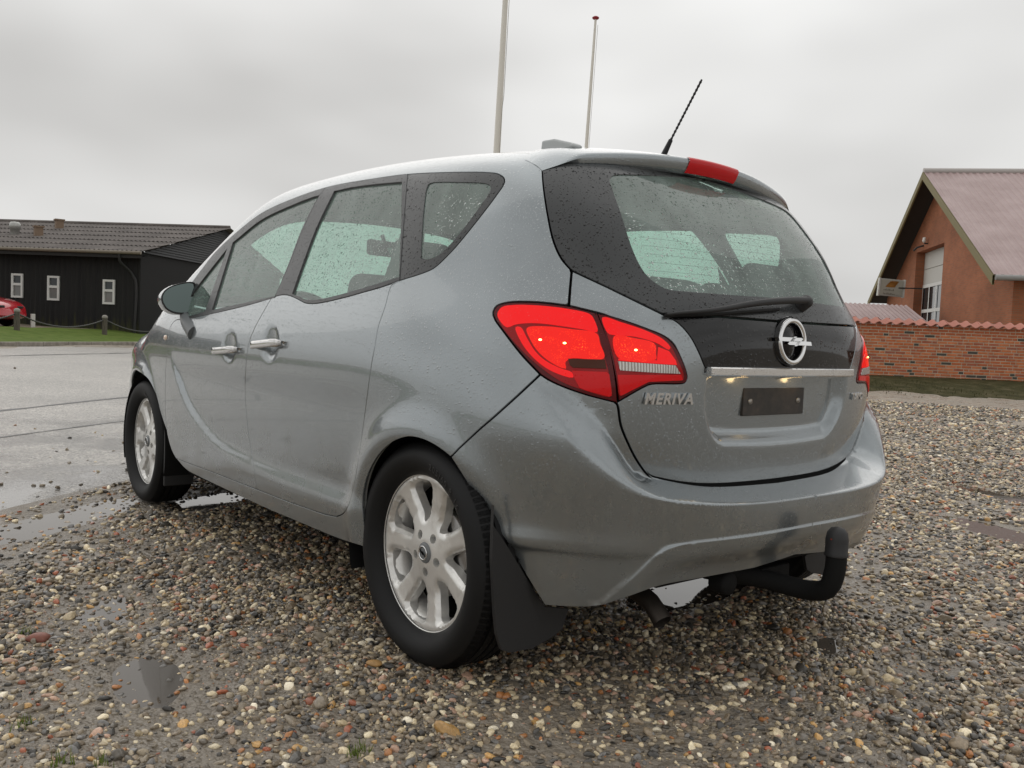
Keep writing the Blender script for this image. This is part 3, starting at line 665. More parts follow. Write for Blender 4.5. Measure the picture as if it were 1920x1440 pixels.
# mossy bank at its foot
MOSS = mat('mossy_bank', (.06, .05, .025), .95, spec=.15); t = NT(MOSS); t.set('Base Color', t.ramp(t.noise(t.pos(), 3.5, 8, .7), [(.3, (.030, .030, .012)), (.5, (.060, .056, .022)), (.64, (.10, .085, .045)), (.8, (.17, .145, .10))])); t.set('Normal', t.bump(t.noise(t.pos(), 25, 5), .8, .04))
uu_ = np.arange(-7, 9, .12); vv_ = np.linspace(0, 1, 12); V = []
for v in vv_:
    for u in uu_:
        dist = .10+v*(3.3+.4*math.sin(u*1.3)+.25*math.sin(u*3.1)); P = WL[:2]+wd2*u+wn2*dist
        h = float(base_h(P[:1], P[1:])[0]); V.append((P[0], P[1], max(h, 0)*1.0+.055*(1-v)**1.2+.03*(vnoise(np.array([u*5.]), np.array([v*6.]), 3)[0]-.4)*(1-v)-(.03 if v == 1 else 0)))
k = len(uu_); tag(mesh_obj('mossy_bank', V, [(i*k+j, i*k+j+1, (i+1)*k+j+1, (i+1)*k+j) for i in range(11) for j in range(k-1)], MOSS, None, True), kind='structure')
n = 14000; u = nrs.uniform(-7, 9, n); dd = np.abs(nrs.normal(.3, 1.1, n))+.1; P = WL[:2]+u[:, None]*wd2+dd[:, None]*wn2
keep = (vnoise(u*1.7, dd*1.7, 17) > .5); P = P[keep]
MOSSB = mat('rank_grass', (.05, .055, .02), .8, spec=.2); t = NT(MOSSB); t.set('Base Color', t.ramp(t.noise(t.pos(), 4, 4), [(.35, (.040, .045, .014)), (.65, (.11, .10, .045))]))
tag(blades('rank_grass', np.stack([P[:, 0], P[:, 1], base_h(P[:, 0], P[:, 1])+.01], 1), .02, .07, MOSSB, 8, .012), 'dark rank grass and moss at the foot of the brick wall', 'grass', kind='stuff')
# ------------------------------------------------------------------ brick hall with steep corrugated roof
HN = at_d(1852.5, 665, 26.)[:2]; HF = at_d(1622, 655, 43.)[:2]; hg = HF-HN; HW2 = np.linalg.norm(hg); hg /= HW2
hr = np.array([hg[1], -hg[0]]); hr = hr if hr@RH[:2] > 0 else -hr
HEV, HRI = 3.29, 7.95; OVG, OVE = .75, .55
hall = tag(empty('brick_hall', (HN[0], HN[1], 0)), 'tall red brick hall with pinkish ribbed roof, wide gable and white loading door', 'building')
def hl(g, r, z): p = hg*g+hr*r; return (p[0], p[1], z)
def make_hallbrick():
    m = mat('hall_brickwork', (.3, .1, .05), .85, spec=.3); t = NT(m); gm = t.n('NewGeometry')
    d1 = t.n('VectorMath'); d1.operation = 'DOT_PRODUCT'; t.l(gm.outputs['Position'], d1.inputs[0]); d1.inputs[1].default_value = (hg[0], hg[1], 0)
    d2 = t.n('VectorMath'); d2.operation = 'DOT_PRODUCT'; t.l(gm.outputs['Position'], d2.inputs[0]); d2.inputs[1].default_value = (hr[0], hr[1], 0)
    sx = t.n('SeparateXYZ'); t.l(gm.outputs['Position'], sx.inputs[0]); cb = t.n('CombineXYZ'); t.l(t.math('ADD', d1.outputs['Value'], d2.outputs['Value']), cb.inputs[0]); t.l(sx.outputs[2], cb.inputs[1])
    br = t.n('TexBrick'); t.l(cb.outputs[0], br.inputs['Vector']); br.inputs['Scale'].default_value = 1.; br.inputs['Brick Width'].default_value = .24; br.inputs['Row Height'].default_value = .0667; br.inputs['Mortar Size'].default_value = .007; br.inputs['Bias'].default_value = -.3
    br.inputs['Color1'].default_value = (.38, .13, .062, 1); br.inputs['Color2'].default_value = (.28, .105, .055, 1); br.inputs['Mortar'].default_value = (.25, .16, .10, 1)
    v = t.ramp(t.noise(gm.outputs['Position'], .5, 6, .65), [(.3, .70), (.7, 1.2)]); t.set('Base Color', t.mix(1., br.outputs['Color'], v, 'MULTIPLY')); t.set('Normal', t.bump(br.outputs['Fac'], -.4, .01)); return m
HBRICK = make_hallbrick(); MID = HW2/2; GW = OVG
def on_gable(px, py, r):
    v = ray(px, py); nn = np.array([hr[0], hr[1], 0]); o = np.array([HN[0]+hr[0]*r, HN[1]+hr[1]*r, 0]); tt = ((o-POS)@nn)/(v@nn); p = POS+v*tt; return (p[:2]-HN)@hg, p[2]
g1, zt1 = on_gable(1771, 452, GW); g0, zt0 = on_gable(1718.5, 476.5, GW); zt = (zt0+zt1)/2
slope = (HRI-HEV)/MID
def roofz(g): return HEV+slope*min(g, HW2-g)-.16
b = MB(); ga, gb = OVE, HW2-OVE; gs, ge = sorted((g0, g1))
quad = lambda P: b.add(P, [tuple(range(len(P)))])
quad([hl(ga, GW, -.5), hl(gs, GW, -.5), hl(gs, GW, roofz(gs)), hl(ga, GW, roofz(ga))])
if gs < MID < ge: quad([hl(gs, GW, zt), hl(ge, GW, zt), hl(ge, GW, roofz(ge)), hl(MID, GW, roofz(MID)), hl(gs, GW, roofz(gs))])
else: quad([hl(gs, GW, zt), hl(ge, GW, zt), hl(ge, GW, roofz(ge)), hl(gs, GW, roofz(gs))])
if gs > MID: b.v[2] = hl(gs, GW, roofz(gs)); 
quad([hl(ge, GW, -.5), hl(gb, GW, -.5), hl(gb, GW, roofz(gb)), hl(MID, GW, roofz(MID)), hl(ge, GW, roofz(ge))] if ge < MID else [hl(ge, GW, -.5), hl(gb, GW, -.5), hl(gb, GW, roofz(gb)), hl(ge, GW, roofz(ge))])
RV = .40
for (gq) in (gs, ge): quad([hl(gq, GW, -.5), hl(gq, GW+RV, -.5), hl(gq, GW+RV, zt), hl(gq, GW, zt)])
quad([hl(gs, GW, zt), hl(ge, GW, zt), hl(ge, GW+RV, zt), hl(gs, GW+RV, zt)])
b.build('gable_wall', HBRICK, hall)
b = MB(); b.add([hl(OVE, GW, -.5), hl(OVE, 30, -.5), hl(OVE, 30, HEV+.1), hl(OVE, GW, HEV+.1)], [(0, 1, 2, 3)]); b.build('long_wall', HBRICK, hall)
# loading door: plain upper panel, glazed rows below
door = empty('loading_door', (0, 0, 0), hall); DOORM = mat('pale_door_panel', (.52, .51, .47), .5); r_ = GW+RV-.05
z_g = on_gable(1735, 537, r_)[1]
npan = 3; zz = np.linspace(z_g, zt, npan)
for i in range(npan-1):
    b = MB(); V = [hl(g, r, z) for r in (r_, r_+.04) for z in (zz[i]+.012, zz[i+1]-.012) for g in (gs, ge)]; b.add(V, [(0, 1, 3, 2), (2, 3, 7, 6), (0, 4, 5, 1)]); b.build('door_panel', DOORM, door)
rows = [z_g-1.05*i for i in range(0, 5)]; ncol = 4; dg = (ge-gs)/ncol
for i in range(4):
    for j in range(ncol):
        a0, a1 = gs+dg*j, gs+dg*(j+1); z1_, z0_ = rows[i], rows[i+1]
        mesh_obj('pane', [hl(a0, r_+.03, z0_), hl(a1, r_+.03, z0_), hl(a1, r_+.03, z1_), hl(a0, r_+.03, z1_)], [(0, 1, 2, 3)], PANE, door)
b = MB()
for j in range(ncol+1): 
    a = gs+dg*j; b.add([hl(a-.06, r_-.01, rows[-1]), hl(a+.06, r_-.01, rows[-1]), hl(a+.06, r_-.01, z_g), hl(a-.06, r_-.01, z_g)], [(0, 1, 2, 3)])
for i in range(5): b.add([hl(gs, r_-.013, rows[i]-.07), hl(ge, r_-.013, rows[i]-.07), hl(ge, r_-.013, rows[i]+.07), hl(gs, r_-.013, rows[i]+.07)], [(0, 1, 2, 3)])
b.build('door_frame', WHITE, door)
# roof: two ribbed slopes with soffit, verge boards and gutter
RIB = mat('pinkish_ribbed_sheet', (.36, .25, .235), .55, spec=.4); t = NT(RIB); t.set('Base Color', t.ramp(t.noise(t.pos(), .8, 7, .65), [(.3, (.36, .26, .25)), (.7, (.48, .37, .36))]))
def slope_sheet(name, near, m, r0, r1, lift=0., pitch=.24, amp=.035, f0=0., f1=1., par=None):
    x = np.arange(r0, r1, pitch/6); ph = (x/pitch) % 1; d = amp*np.clip(np.abs(ph-.5)*6-1.0, 0, 1); V = []
    for f in (f0, f1):
        g = (MID*f if near else HW2-MID*f); z = HEV+(HRI-HEV)*f+lift
        V += [hl(g, q, z+h) for q, h in zip(x, d)]
    k = len(x); return mesh_obj(name, V, [(i, i+1, k+i+1, k+i) for i in range(k-1)], m, par or hall)
hroof = empty('roof', (0, 0, 0), hall)
slope_sheet('roof_sheet', True, RIB, 0, 28, par=hroof); slope_sheet('roof_sheet', False, RIB, 0, 28, par=hroof)
slope_sheet('rooflight', True, mat('pale_rooflight', (.62, .64, .63), .4), 5.6, 8.0, .045, f0=.62, f1=.985, par=hroof)
b = MB(); b.tube([hl(MID, 0, HRI+.03), hl(MID, 28, HRI+.03)], .13, 8); b.build('ridge_cap', mat('pale_ridge', (.45, .42, .40), .5), hroof)
SOF = mat('dark_soffit_boards', (.030, .025, .021), .8)
for near in (True, False):
    b = MB(); E = [(0, HEV-.06), (MID, HRI-.06)]; V = []
    for g, z in E: gg = g if near else HW2-g; V += [hl(gg, .02, z), hl(gg, GW+.3, z)]
    b.add(V, [(0, 1, 3, 2)]); b.build('soffit', SOF, hroof)
    b = MB(); V = []
    for g, z in E:
        gg = g if near else HW2-g
        V += [hl(gg, -.03, z-.22), hl(gg, -.03, z+.07), hl(gg, .03, z-.22), hl(gg, .03, z+.07)]
    b.add(V, [(0, 1, 5, 4), (2, 6, 7, 3), (0, 4, 6, 2), (1, 3, 7, 5)]); b.build('verge_board', mat('olive_verge_board', (.20, .17, .075), .7) if 'olive_verge_board' not in MATS else MATS['olive_verge_board'], hroof)
b = MB(); b.tube([hl(-.08, .03, HEV-.06), hl(-.08, 28, HEV-.06)], .085, 10); b.build('gutter', mat('grey_gutter', (.30, .30, .29), .45), hroof)
b = MB(); b.add([hl(0, .05, HEV-.1), hl(OVE, .05, HEV-.1), hl(OVE, 28, HEV-.1), hl(0, 28, HEV-.1)], [(0, 1, 2, 3)]); b.build('soffit', SOF, hroof)
# wall lamp above the door, projecting sign
gq, zq = on_gable(1740, 452, GW); b = MB(); M = Matrix.Translation(Vector(hl(gq, GW-.14, zq)))
b.lathe([(.0001, .16), (.06, .14), (.08, 0), (.05, -.06), (.0001, -.07)], 12, M); lamp = empty('wall_lamp', (0, 0, 0), hall); b.build('lamp_globe', mat('white_globe', (.75, .74, .70), .3), lamp)
b = MB(); b.tube([hl(gq, GW, zq-.1), hl(gq, GW-.14, zq-.1)], .03, 8); b.build('lamp_bracket', PLASTIC, lamp); b = MB(); b.tube([hl(gq+.6, GW, zq-.12), hl(gq+.6, GW-.25, zq-.2), hl(gq+.9, GW-.3, zq-.3)], .04, 6); b.build('cable_hook', PLASTIC, lamp)
SGD = 36.5; c0 = at_d(1650, 523, SGD); c1 = at_d(1697, 523.5, SGD); c2 = at_d(1647, 555, SGD)
sw = np.linalg.norm((c1-c0)); sh = np.linalg.norm(c2-c0); ctr_ = (c0+c1)/2*.5+(c2+at_d(1694, 556, SGD))/2*.5
sx_ = Vector(RH); sy_ = Vector((0, 0, 1)); sz_ = Vector(-FH)
SM = Matrix(((sx_.x, sy_.x, sz_.x, ctr_[0]), (sx_.y, sy_.y, sz_.y, ctr_[1]), (sx_.z, sy_.z, sz_.z, ctr_[2]), (0, 0, 0, 1))) @ Matrix.Rotation(math.radians(-3), 4, 'Z')
sign = tag(empty('projecting_sign'), 'pale box sign with an orange leaf mark, fixed to the brick hall gable', 'sign')
b = MB(); b.box((-sw/2, -sh/2, -.12), (sw/2, sh/2, -.01), SM); b.build('sign_box', mat('sign_frame_metal', (.42, .42, .38), .5), sign, .012)
b = MB(); b.box((-sw/2+.07, -sh/2+.06, -.012), (sw/2-.07, sh/2-.06, .0), SM); b.build('sign_face', mat('sign_face', (.40, .39, .33), .4), sign)
for a_ in (-sw/2-.03, sw/2-.03):
    b = MB(); b.box((a_, -sh/2-.02, -.13), (a_+.06, sh/2+.02, .02), SM); b.build('sign_edge', mat('sign_edge', (.55, .55, .51), .45) if 'sign_edge' not in MATS else MATS['sign_edge'], sign)
lf = [(-.30, -.01), (-.10, .26), (-.02, .29), (.32, .29), (.20, .12), (.14, .0), (-.05, -.015)]
b = MB(); b.add([SM @ Vector((x*sw/1.14, y*sh/.8+.02, .003)) for x, y in lf], [tuple(range(len(lf)))[::-1], tuple(range(len(lf)))]); b.build('leaf_mark', mat('orange_leaf', (.46, .20, .035), .5), sign)
INK = mat('faded_sign_ink', (.17, .16, .13), .6)
for row, n_ in ((-.11, 9), (-.27, 10)):
    b = MB(); x = -.36
    for i in range(n_):
        w_ = rnd.choice((.025, .04, .05)); h_ = rnd.choice((.05, .05, .08)); b.add([SM @ Vector((x_*sw/1.14, y_, .004)) for x_, y_ in ((x, row-.03), (x+w_, row-.03), (x+w_, row-.03+h_), (x, row-.03+h_))], [(0, 1, 2, 3)]); x += w_+.022
    tag(b.build('faded_lettering', INK, sign), kind='stuff')
b = MB(); pw_ = hl(*([(Vector((ctr_[0]-HN[0], ctr_[1]-HN[1], 0)).dot(Vector((hg[0], hg[1], 0)))), GW, 0]))
b.tube([Vector(ctr_)+Vector(FH)*.1, Vector((pw_[0]+HN[0], pw_[1]+HN[1], ctr_[2]))], .03, 6); b.build('sign_bracket', PLASTIC, sign)
# low outbuilding behind the wall
ob_a = at_d(1540, 572, 34.)[:2]; ob_b = at_d(1700, 572, 34.)[:2]; od = (ob_b-ob_a); OL = np.linalg.norm(od); od /= OL; on = np.array([od[1], -od[0]]); on = on if on@FH[:2] > 0 else -on
outb = tag(empty('outbuilding', (ob_a[0], ob_a[1], 0)), 'low outbuilding with pinkish corrugated roof behind the brick wall', 'building')
def ol(u, v, z): p = od*u+on*v; return (p[0], p[1], z)
x = np.arange(0, OL, .04); d = .025*np.sin(x/.18*2*math.pi); k = len(x)
mesh_obj('roof_sheet', [ol(u, v, z+h) for v, z in ((-2.6, 1.75), (0, 2.72), (2.6, 1.75)) for u, h in zip(x, d)], [(j*k+i, j*k+i+1, (j+1)*k+i+1, (j+1)*k+i) for j in range(2) for i in range(k-1)], RIB, outb)
b = MB(); b.add([ol(.2, -2.2, 0), ol(OL-.2, -2.2, 0), ol(OL-.2, -2.2, 1.9), ol(.2, -2.2, 1.9), ol(.2, 2.2, 0), ol(OL-.2, 2.2, 0), ol(OL-.2, 2.2, 1.9), ol(.2, 2.2, 1.9), ol(.2, 0, 2.68), ol(OL-.2, 0, 2.68)], [(0, 1, 2, 3), (4, 7, 6, 5), (0, 3, 8, 7, 4), (1, 5, 6, 9, 2)]); b.build('walls', HBRICK, outb)
# ------------------------------------------------------------------ flagpoles
POLE = mat('white_flagpole', (.80, .77, .70), .5); KNOB = mat('red_pole_knob', (.32, .02, .03), .3)
def flagpole(pa, pb, d, top, r0, r1, label, rope):
    A = at_d(*pa, d); B = at_d(*pb, d); ax = (B-A)/(B[2]-A[2]); f = lambda z: Vector(A+ax*(z-A[2])); z0 = float(base_h(A[:1], A[1:2])[0])
    o = tag(empty('flagpole', f(z0)), label, 'flagpole', 'flagpoles behind the car'); L0 = f(z0); zs = np.linspace(z0-.1, top, 24)
    b = MB(); b.tube([f(z)-L0 for z in zs], list(np.interp(zs, [z0, top*.45, top], [r0, r0*.96, r1])), 14); b.build('pole', POLE, o)
    b = MB(); b.lathe([(.0001, .085), (.05, .08), (.088, .055), (.09, .035), (.06, .01), (.03, 0)], 16, Matrix.Translation(f(top)-L0)); b.build('knob', KNOB, o)
    b = MB(); side = Vector(RH); b.tube([f(z)-L0+side*(r0*1.1+.02*math.sin(z*1.1)*(1 if z < 5 else 0)-(.09*max(0, (3.4-z))/2.5 if rope else 0))+Vector(-FH)*(r0+.012) for z in np.linspace(1.2, top-.15, 40)], .0045, 5); b.build('halyard', mat('halyard_cord', (.30, .29, .25), .8) if 'halyard_cord' not in MATS else MATS['halyard_cord'], o)
    b = MB(); b.box((-.12, -.12, -.1), (.12, .12, .35)); b.build('foot_bracket', SATIN, o, .01)
flagpole((931.5, 285), (947.5, 0), 15.2, 9.6, .062, .030, 'thick white flagpole whose top rises out of sight above the car', True)
flagpole((1099, 280), (1116.5, 40), 22.3, at_d(1117, 37, 22.3)[2], .056, .030, 'slender white flagpole with a red knob on top', False)
# ------------------------------------------------------------------ red car parked by the barn
def red_car():
    end = at_d(25, 600, 28.6); d_ = -wdir; z0 = float(base_h(end[:1], end[1:2])[0])+.10
    fw = -np.array([wdir[0], wdir[1]]); L = 3.9; root = tag(empty('red_car', (end[0]+wdir[0]*L/2, end[1]+wdir[1]*L/2, z0)), 'small red hatchback parked in front of the dark barn', 'car')
    root.rotation_euler = (0, 0, math.atan2(fw[1], fw[0]))
    RED = mat('red_car_paint', (.50, .012, .022), .25, Coat_Weight=1.)
    prof = [(-1.95, .35), (-1.95, .75), (-1.88, .98), (-1.62, 1.40), (-1.2, 1.50), (-.2, 1.50), (.25, 1.40), (.85, 1.0), (1.35, .90), (1.75, .76), (1.92, .58), (1.95, .35), (1.6, .22), (-1.6, .22)]
    P = catmull(np.array(prof), .12, True); n = len(P); ys = [-.80, -.78, -.70, -.4, 0, .4, .70, .78, .80]; V = []
    for y in ys:
        for x, z in P:
            k = max(0, z-.85)*.28; yy = y*(1-k) ; zz = .86+(z-.86)*(1-.03*(abs(y)/.8)**4) ; xx = x*(1-.05*(abs(y)/.8)**3); V.append((xx, yy, zz))
    m = len(ys); F_ = [(i*n+j, i*n+(j+1) % n, (i+1)*n+(j+1) % n, (i+1)*n+j) for i in range(m-1) for j in range(n)]+[tuple(range(n)), tuple(range((m-1)*n, m*n))[::-1]]
    mesh_obj('body', V, [f[::-1] for f in F_], RED, root, True).modifiers.new('e', 'EDGE_SPLIT').split_angle = .7
    for s in (-1, 1):
        wy = s*.735
        for q in ([(-1.42, .95), (-1.30, 1.36), (-.35, 1.40), (-.35, .95)], [(-.28, .95), (-.28, 1.40), (.12, 1.34), (.68, .97)]):
            mesh_obj('side_window', [(x, s*(.805-(z-.85)*.22), z) for x, z in q], [(0, 1, 2, 3)], PANE, root)
        for x in (-1.28, 1.22):
            b = MB(); b.lathe([(.10, .0), (.19, .02), (.20, .05), (.27, .06), (.295, .02), (.295, -.14)], 28, Matrix.Translation((x, s*.75, .29)) @ Matrix.Rotation(0 if s > 0 else math.pi, 4, 'Z'), 'y'); w_ = b.build('wheel', RUBBER, root)
            b = MB(); b.lathe([(.0001, .03), (.12, .035), (.19, .05)], 24, Matrix.Translation((x, s*.75, .29)) @ Matrix.Rotation(0 if s > 0 else math.pi, 4, 'Z'), 'y'); b.build('hub_cap', SATIN, w_)
            b = MB(); b.lathe([(.31, .055), (.345, .058)], 28, Matrix.Translation((x, s*.75, .30)) @ Matrix.Rotation(0 if s > 0 else math.pi, 4, 'Z'), 'y'); b.build('wheel_arch', DARK, root)
        b = MB(); b.box((1.83, s*.45-.14, .60), (1.915, s*.45+.10, .68)); b.build('headlight', PLASTIC, root, .02)
        b = MB(); b.box((-1.95, s*.62-.08, .75), (-1.86, s*.62+.08, 1.0)); b.build('tail_light', LENS_LOW, root, .02)
red_car()
# ------------------------------------------------------------------ the car's outer skin as one implicit function
def nspline(xs, ys):
    xs = np.array(xs, float); ys = np.array(ys, float); n = len(xs); h = np.diff(xs)
    A = np.eye(n); b = np.zeros(n)
    for i in range(1, n-1):
        A[i, i-1:i+2] = (h[i-1], 2*(h[i-1]+h[i]), h[i]); b[i] = 6*((ys[i+1]-ys[i])/h[i]-(ys[i]-ys[i-1])/h[i-1])
    m = np.linalg.solve(A, b)
    def f(x):
        x = np.clip(x, xs[0], xs[-1]); i = np.clip(np.searchsorted(xs, x)-1, 0, n-2); d = h[i]
        a = (xs[i+1]-x)/d; c = (x-xs[i])/d
        return a*ys[i]+c*ys[i+1]+((a**3-a)*m[i]+(c**3-c)*m[i+1])*d*d/6
    return f
def sst(a, b, x):
    t = np.clip((x-a)/(b-a), 0, 1); return t*t*t*(t*(6*t-15)+10)
f_w = nspline([.1, .2, .35, .5, .65, .78, .88, .97, 1.06, 1.2, 1.35, 1.5, 1.65, 1.8], [.815, .842, .868, .882, .893, .897, .892, .876, .851, .804, .745, .680, .610, .54])
f_n = nspline([.1, .5, .62, .8, 1.0, 1.12, 1.26, 1.45, 1.8], [3.2, 3.15, 3.5, 3.75, 3.2, 3.15, 3.8, 4.2, 4.4])
f_yt = nspline([.1, .6, .7, .8, .9, .96, 1.04, 1.12, 1.2, 1.35, 1.45, 1.6, 1.8], [-.565, -.572, -.583, -.592, -.600, -.600, -.578, -.528, -.470, -.348, -.262, -.12, .08])
f_yb = nspline([.1, .2, .3, .4, .5, .58, .64, .70, .76, .82, .9, 1.0], [-.55, -.62, -.668, -.698, -.712, -.714, -.708, -.690, -.645, -.610, -.603, -.60])
f_roof = nspline([-.8, -.5, -.25, 0, .5, 1.0, 1.5, 1.9, 2.4, 3.6], [1.375, 1.455, 1.502, 1.535, 1.577, 1.590, 1.575, 1.535, 1.46, 1.2])
f_hood = nspline([1.8, 2.3, 2.7, 3.0, 3.3, 3.5, 3.7], [1.09, 1.06, 1.015, .965, .88, .79, .68])
f_scal = nspline([-.2, .3, .7, 1.05, 1.3, 1.55, 1.75, 1.9, 2.0, 2.1, 2.5], [.38, .40, .40, .405, .42, .45, .52, .61, .72, .84, 1.2])
f_low = nspline([0, .298, .40, .462, .513, .539, .562, .582, .601, .617, .630, .66, .75, 1.3], [.524, .526, .530, .536, .552, .569, .593, .621, .657, .700, .745, .83, .90, .95])
f_top = nspline([0, .175, .345, .46, .50, .52, .54, .56, .58, .60, .63, .66, .75, 1.3], [.547, .550, .561, .582, .604, .640, .695, .742, .778, .806, .845, .88, .93, .98])
def uof(P):
    x, y = np.abs(P[:, 0]), P[:, 1]
    return np.where((x > .45) & (y < .35), .45+.5*np.arctan2(np.maximum(x-.45, 0), np.maximum(.35-y, 1e-6)), np.where(y < .35, x, 1.3))
def ramp(t, r=.16):
    t = np.clip(t, 0, 1); return np.where(t < r, t*t/(2*r*(1-r)), np.where(t < 1-r, (t-r/2)/(1-r), 1-(1-t)**2/(2*r*(1-r))))
f_zc = nspline([0, .256, .40, .45, .497, .528, .551, .575, .60, .65, 1.1], [.4425, .4395, .435, .431, .420, .393, .348, .302, .250, .16, .0])
STEP = True
def smax(a, b, k):
    h = np.maximum(k-np.abs(a-b), 0)/k; return np.maximum(a, b)+h*h*h*k/6
def smin(a, b, k): return -smax(-a, -b, k)
ARCH = [(0., .312, .335), (2.63, .315, .36)]       # wheel arch openings (y, z, radius)
def F_lower(P, detail=True):
    x, y, z = np.abs(P[:, 0]), P[:, 1], P[:, 2]
    w = f_w(z)
    if detail:
        # scalloped doors: the lower rail stands proud below the curve
        d = f_scal(y)-z; fade = sst(-.05, .5, y)*(1-sst(2.02, 2.2, y))
        w = w+.016*fade*(sst(-.045, .045, d)-1)*(1-sst(.66, .82, z))
        for ya, za, ra in ARCH:
            r = np.hypot(y-ya, z-za)
            w = w+.020*np.exp(-((r-ra-.005)/.055)**2)*(1-sst(.75, .9, z))*sst(.1, .3, z)
        # scoops behind the door handles
        for ya, za in ((1.345, .840), (.955, .872)):
            w = w-.013*np.exp(-(((y-ya)/.050)**2+((z-za)/.046)**2)**1.5)
    w = w*(1-.012*sst(1.9, 2.7, y))
    # rear: tailgate above, bumper below, with a step that is sharp in the middle and soft at the corners
    uu = uof(P); lo_ = f_low(uu)
    s = np.maximum(ramp((z-lo_)/(f_top(uu)-lo_)), sst(.83, .93, z)) if STEP else 1.
    yr = f_yb(z)*(1-s)+f_yt(z)*s
    if detail:
        # soft shoulder line low on the bumper corner
        am = sst(.45, .57, uu)*(1-sst(.70, .80, uu)); cr = .009*np.exp(-((z-.412)/.028)**2)-.012*(1-sst(.380, .405, z))
        yr = yr-am*cr; w = w+am*cr*sst(.55, .66, uu)
        # number plate recess
        xe = .335-.10*np.clip((.80-z)/.16, 0, 1)**2
        m = (1-sst(xe-.035, xe+.018, x))*sst(.645+.12*x*x, .705+.12*x*x, z)*(1-sst(.846, .852, z))
        yr = yr+.034*m
        # lower bumper insert below the crease
        zc = f_zc(np.minimum(x, .66))
        yr = yr-(.004+.007*sst(.44, .54, x))*(1-sst(zc-.003, zc+.006+.012*sst(.46, .56, x), z))+.030*(1-sst(zc-.10, zc-.02, z))*(1-sst(.35, .60, x))
    n = f_n(z)
    Lr = np.maximum(.6-yr, .05); X = np.maximum(x/w, 1e-6); Y = np.maximum(.6-y, 0)/Lr
    Yf = np.maximum(y-1.9, 0)/(3.56-.10*np.clip((z-.55)/.4, 0, 1)**2-.05*np.clip((.4-z)/.3, 0, 1)-1.9)
    nf = 3.4
    a = (X**n+Y**n)**(1/n); b = (X**nf+Yf**nf)**(1/nf)
    return (np.where(y < 1.25, a, b)-1)*np.where(y < 1.25, np.where(Y > X, Lr, w), np.where(Yf > X, 1.6, w))
def Fb(P, detail=True):
    x, y, z = np.abs(P[:, 0]), P[:, 1], P[:, 2]
    f = F_lower(P, detail)
    roof = z-(f_roof(y)-.16*x*x-.28*np.maximum(x-.3, 0)**3)
    ws = ((y+.16*x*x-1.47)*.50+(z-1.585)*.866)*.95     # windscreen
    green = smax(roof, ws, .12)
    hood = z-(f_hood(y)-.10*x*x-.9*np.maximum(x-.5, 0)**2*sst(2.0, 2.6, y))
    top = smin(green, hood, .02)
    return smax(f, top, .11)
# ---- (u, v) chart of the skin: horizontal fan around the plan, rising to polar angles above the belt
PR, PF, RF = np.array([-.45, .35]), np.array([-.45, 2.5]), .5
U0 = .45; U1 = U0+RF*math.pi/2; U2 = U1+2.15; U3 = U2+RF*math.pi/2; U4 = U3+.45
def h0(u):
    return 1.0-.40*sst(U1+1.45, U2, u)
def chart(uv):
    """origins and directions of the rays of the chart"""
    u, v = uv[:, 0], uv[:, 1]; O = np.zeros((len(u), 3)); A = np.zeros(len(u))
    ox = np.where(u < U0, -u, -.45); ox = np.where(u > U3, -.45+(u-U3), ox)
    oy = np.where(u < U1, .35, np.where(u < U2, .35+(u-U1), 2.5))
    A = np.where(u < U0, 0, np.where(u < U1, (u-U0)/RF, np.where(u < U2, math.pi/2, np.where(u < U3, math.pi/2+(u-U2)/RF, math.pi))))
    h = h0(u); ph = np.maximum(v-h, 0)/.45; oz = np.minimum(v, h)
    O = np.stack([ox, oy, oz], 1)
    D = np.stack([-np.sin(A)*np.cos(ph), -np.cos(A)*np.cos(ph), np.sin(ph)], 1)
    return O, D
def unchart(P):
    P = np.atleast_2d(P); x, y, z = -np.abs(P[:, 0]), P[:, 1], P[:, 2]
    u = np.zeros(len(x)); lat = np.zeros(len(x))
    for i in range(len(x)):
        if y[i] < .35:
            if x[i] > -.45: u[i] = -x[i]; lat[i] = .35-y[i]
            else: a = math.atan2(-.45-x[i], .35-y[i]); u[i] = U0+a*RF; lat[i] = math.hypot(-.45-x[i], .35-y[i])
        elif y[i] < 2.5: u[i] = U1+y[i]-.35; lat[i] = -.45-x[i]
        elif x[i] > -.45: u[i] = U3+.45+x[i]; lat[i] = y[i]-2.5
        else: a = math.atan2(y[i]-2.5, -.45-x[i]); u[i] = U2+a*RF; lat[i] = math.hypot(-.45-x[i], y[i]-2.5)
    h = h0(u); v = np.where(z <= h, z, h+.45*np.arctan2(z-h, lat))
    return np.stack([u, v], 1)
def root(O, D, tmax=2.0, lo=None):
    a = np.zeros(len(O)) if lo is None else lo.copy(); b = np.full(len(O), tmax)
    for _ in range(34):
        m = (a+b)/2; neg = Fb(O+D*m[:, None]) < 0
        a = np.where(neg, m, a); b = np.where(neg, b, m)
    return O+D*((a+b)/2)[:, None]
def grad(P, e=1.2e-3):
    g = np.stack([Fb(P+d)-Fb(P-d) for d in np.eye(3)*e], 1); return g/(np.linalg.norm(g, axis=1)[:, None]+1e-12)
def skin(uv): return root(*chart(np.atleast_2d(uv)))
